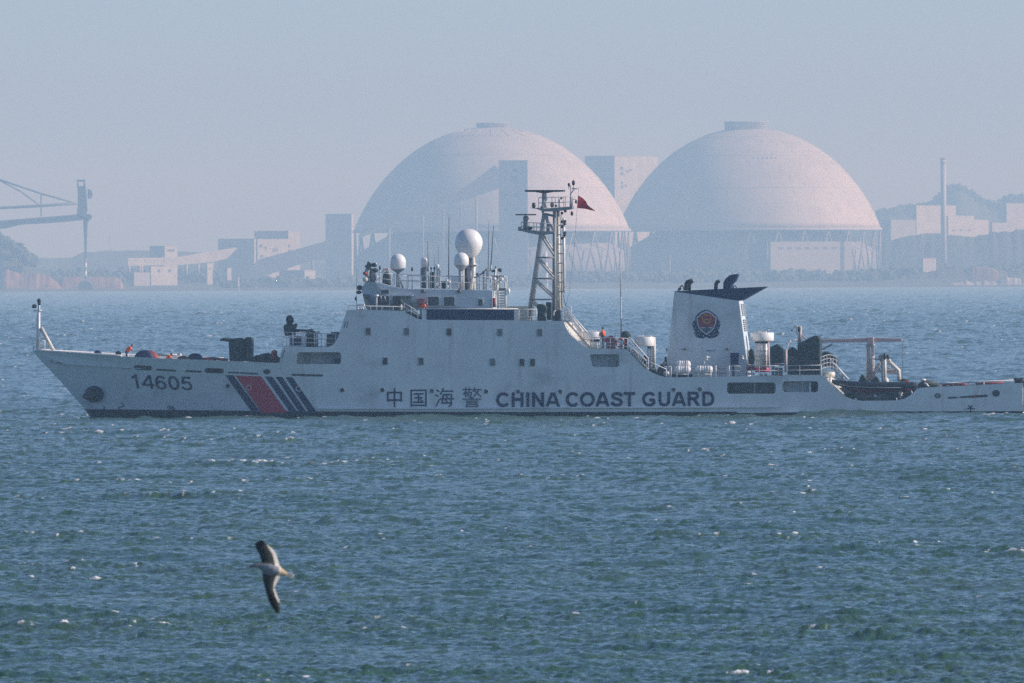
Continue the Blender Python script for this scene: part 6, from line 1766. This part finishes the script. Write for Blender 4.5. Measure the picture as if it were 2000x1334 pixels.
# ------------------------------------------------------------------ trees of the shore: one far wood that reads as a mass
def wood(name, px0, px1, yfun, Y0, Y1, n, label, smin=1.5, smax=3.5):
    rng = random.Random(hash(name) % 1000 + int(px0))
    mb = MB()
    for _ in range(n):
        Y = rng.uniform(Y0, Y1); px = rng.uniform(px0, px1)
        p = W(px, 500, Y); z = land_z(p.x, Y) if yfun is None else W(px, yfun(px), Y).z
        r = 2.1 * rng.uniform(smin, smax)
        for k in range(5):
            c = Vector((p.x + rng.uniform(-r, r), Y + rng.uniform(-r, r), z + rng.uniform(.2, 1.3) * r))
            q = r * rng.uniform(.35, .7)
            mb.ball(c, q, q, q * .85, M['leaf'], 7, 5, .7)
    o = mb.build(name); tag(o, label, None, kind='stuff')
wood('shore_wood', -60, 420, None, 17083, 17647, 330, 'hazy line of trees behind the left quay')
wood('shore_wood', 1080, 2050, None, 16588, 17129, 420, 'hazy scrub and trees below the domes')
wood('shore_wood', 430, 1080, None, 16117, 16612, 300, 'hazy scrub along the middle shore', 1, 2.6)
wood('headland_wood', -60, 60, lambda x: lerp_tab([(-120, 458), (0, 476), (30, 492), (50, 512), (70, 530)], x), 16305, 16447, 150, 'dark trees on the left headland', 1.2, 3)
wood('hill_wood', 1720, 2040, lambda x: lerp_tab([(1640, 450), (1700, 426), (1740, 420), (1790, 409), (1815, 408), (1835, 396), (1850, 378), (1865, 372), (1885, 378), (1905, 392), (1925, 404), (1950, 408), (1962, 397), (1985, 392), (2010, 394)], x), 22495, 22683, 260, 'trees on the far right hills', 1.2, 3)
# ------------------------------------------------------------------ gull
def gull():
    Y = 306.0
    org = W(532, 1113, Y)
    t = thing('gull', org, 'grey and white gull with black wing tips banking low over the water', 'bird')
    M['gullgrey'] = mat('gull_grey', (.24, .25, .27), .8); M['gullwhite'] = mat('gull_white', (.66, .60, .50), .8); M['gullblack'] = mat('gull_black', (.012, .011, .010), .8); M['gulltan'] = mat('gull_tail', (.52, .40, .24), .8)
    M['gullmid'] = mat('gull_shaded_wing', (.030, .034, .026), .8)  # leading part of the wing, its shade put into the colour
    M['beak'] = mat('gull_beak', (.10, .08, .05), .6)
    def G(px, py, d=0.0): return W(px, py, Y + d)
    mb = MB(); k = 1 / 109.0
    pts = [(488, 1106.5, .0, .006), (493, 1106, 0, .028), (499, 1104, 0, .046), (506, 1104.5, 0, .05), (514, 1107, 0, .075), (524, 1110, 0, .105), (534, 1113, 0, .11), (544, 1116, 0, .09), (552, 1119, 0, .06), (560, 1121.5, 0, .035)]
    mb.path([G(x, y, d) for x, y, d, r in pts], .1, M['gullgrey'], 14, [r for *_, r in pts])
    def wing(left, right, sgn):
        n = 14
        def pk(tab, u):
            q = u * (len(tab) - 1); i = min(int(q), len(tab) - 2); f = q - i
            return (tab[i][0] * (1 - f) + tab[i + 1][0] * f, tab[i][1] * (1 - f) + tab[i + 1][1] * f)
        vs = []
        m = 8
        for i in range(n + 1):
            u = i / n
            a, b = pk(left, u), pk(right, u)
            th = .024 * (1 - .75 * u)
            dep = sgn * (.10 * math.sin(u * 2.6))
            ring = []
            for j in range(m + 1):
                v = j / m
                ring.append(G(a[0] + (b[0] - a[0]) * v, a[1] + (b[1] - a[1]) * v, dep - th * math.sin(math.pi * min(1, v * .9 + .1)) - .02 * math.sin(math.pi * v) - .0))
            for j in range(m, -1, -1):
                v = j / m
                ring.append(G(a[0] + (b[0] - a[0]) * v, a[1] + (b[1] - a[1]) * v, dep + .012 - .02 * math.sin(math.pi * v)))
            vs += ring
        q = 2 * (m + 1)
        fs = [(i * q + j, i * q + (j + 1) % q, (i + 1) * q + (j + 1) % q, (i + 1) * q + j) for i in range(n) for j in range(q)]
        fs += [tuple(range(q)), tuple(range(n * q, n * q + q))]
        mb.add(vs, fs, M['gullgrey'])
    wing([(513, 1112), (511, 1100), (508.5, 1088), (504, 1078), (499, 1070), (498.5, 1063), (502, 1058), (509, 1055)], [(549, 1112), (544.5, 1100), (541.5, 1090), (538, 1080), (532, 1072), (524, 1066), (518.5, 1060), (516, 1055.5)], 1)
    wing([(513, 1112), (512, 1124), (514.5, 1138), (518, 1152), (523, 1168), (528, 1180), (534, 1190), (540, 1198)], [(550, 1114), (548, 1124), (541, 1137), (535.5, 1148), (540, 1160), (545, 1172), (547, 1186), (546, 1199)], -1)
    me = bpy.data.meshes.new('body')
    me.from_pydata([tuple(p - org) for p in mb.v], [], mb.f)
    bm = bmesh.new(); bm.from_mesh(me); bmesh.ops.recalc_face_normals(bm, faces=bm.faces); bm.to_mesh(me); bm.free()
    o = bpy.data.objects.new('body', me); COL.objects.link(o)
    md = o.modifiers.new('r', 'REMESH'); md.mode = 'VOXEL'; md.voxel_size = .0085
    ms = o.modifiers.new('s', 'SMOOTH'); ms.iterations = 3
    bpy.context.view_layer.update()
    m2 = bpy.data.meshes.new_from_object(o.evaluated_get(bpy.context.evaluated_depsgraph_get()))
    o.modifiers.clear(); o.data = m2; m2.name = 'body'
    m2.materials.clear()
    for n in ('gullgrey', 'gullwhite', 'gullblack', 'gullmid', 'gulltan'): m2.materials.append(M[n])
    def trail(py):      # where the trailing band starts, its sunlit cream painted in
        return lerp_tab([(1055, 530), (1062, 520), (1072, 526), (1082, 532), (1092, 535), (1106, 538), (1114, 540), (1124, 540), (1137, 535), (1150, 534), (1165, 538), (1178, 545), (1200, 560)], py)
    for p in m2.polygons:
        p.use_smooth = True
        c = Vector(p.center) + org
        x, y = 1000 + F * c.x / c.y, HORIZON - (c.z - H) * F / c.y
        # undo the roll to read picture coordinates
        x, y = x + ROLL * (y - 667), y - ROLL * (x - 1000)
        if 1101 < y < 1123 and x < 545 and abs(y - (1104 + (x - 500) * .3)) < 11: k = 0
        elif x > 548 and 1105 < y < 1128: k = 4 if x < 560 else 1
        elif y < 1064 or (y > 1160 and x < trail(y)) or y > 1184: k = 2
        elif x > trail(y): k = 1
        else: k = 3
        p.material_index = k
    o.parent = t
    mb = MB(); mb.path([G(491, 1106.3), G(485, 1107.2), G(482.5, 1108.2)], .01, M['beak'], 8, [.02, .012, .004]); mb.build('beak', t, t)
    mb = MB(); mb.prism([G(558, 1118, -.02), G(566, 1118.5, -.02), (G(573, 1121, -.02)), G(573, 1129, -.02), G(567, 1130, -.02), G(558, 1124, -.02)], [G(558, 1118, .02), G(566, 1118.5, .02), (G(573, 1121, .02)), G(573, 1129, .02), G(567, 1130, .02), G(558, 1124, .02)], M['gullwhite']); mb.build('tail', t, t, bevel=.008)
    for d in (-.04, .04):
        mb = MB(); mb.ball(G(496, 1104.5, d), .008, .008, .008, M['gullblack'], 8, 6); mb.build('eye', t, t)
gull()
for o in bpy.data.objects:
    if 'origin_' in o: del o['origin_']
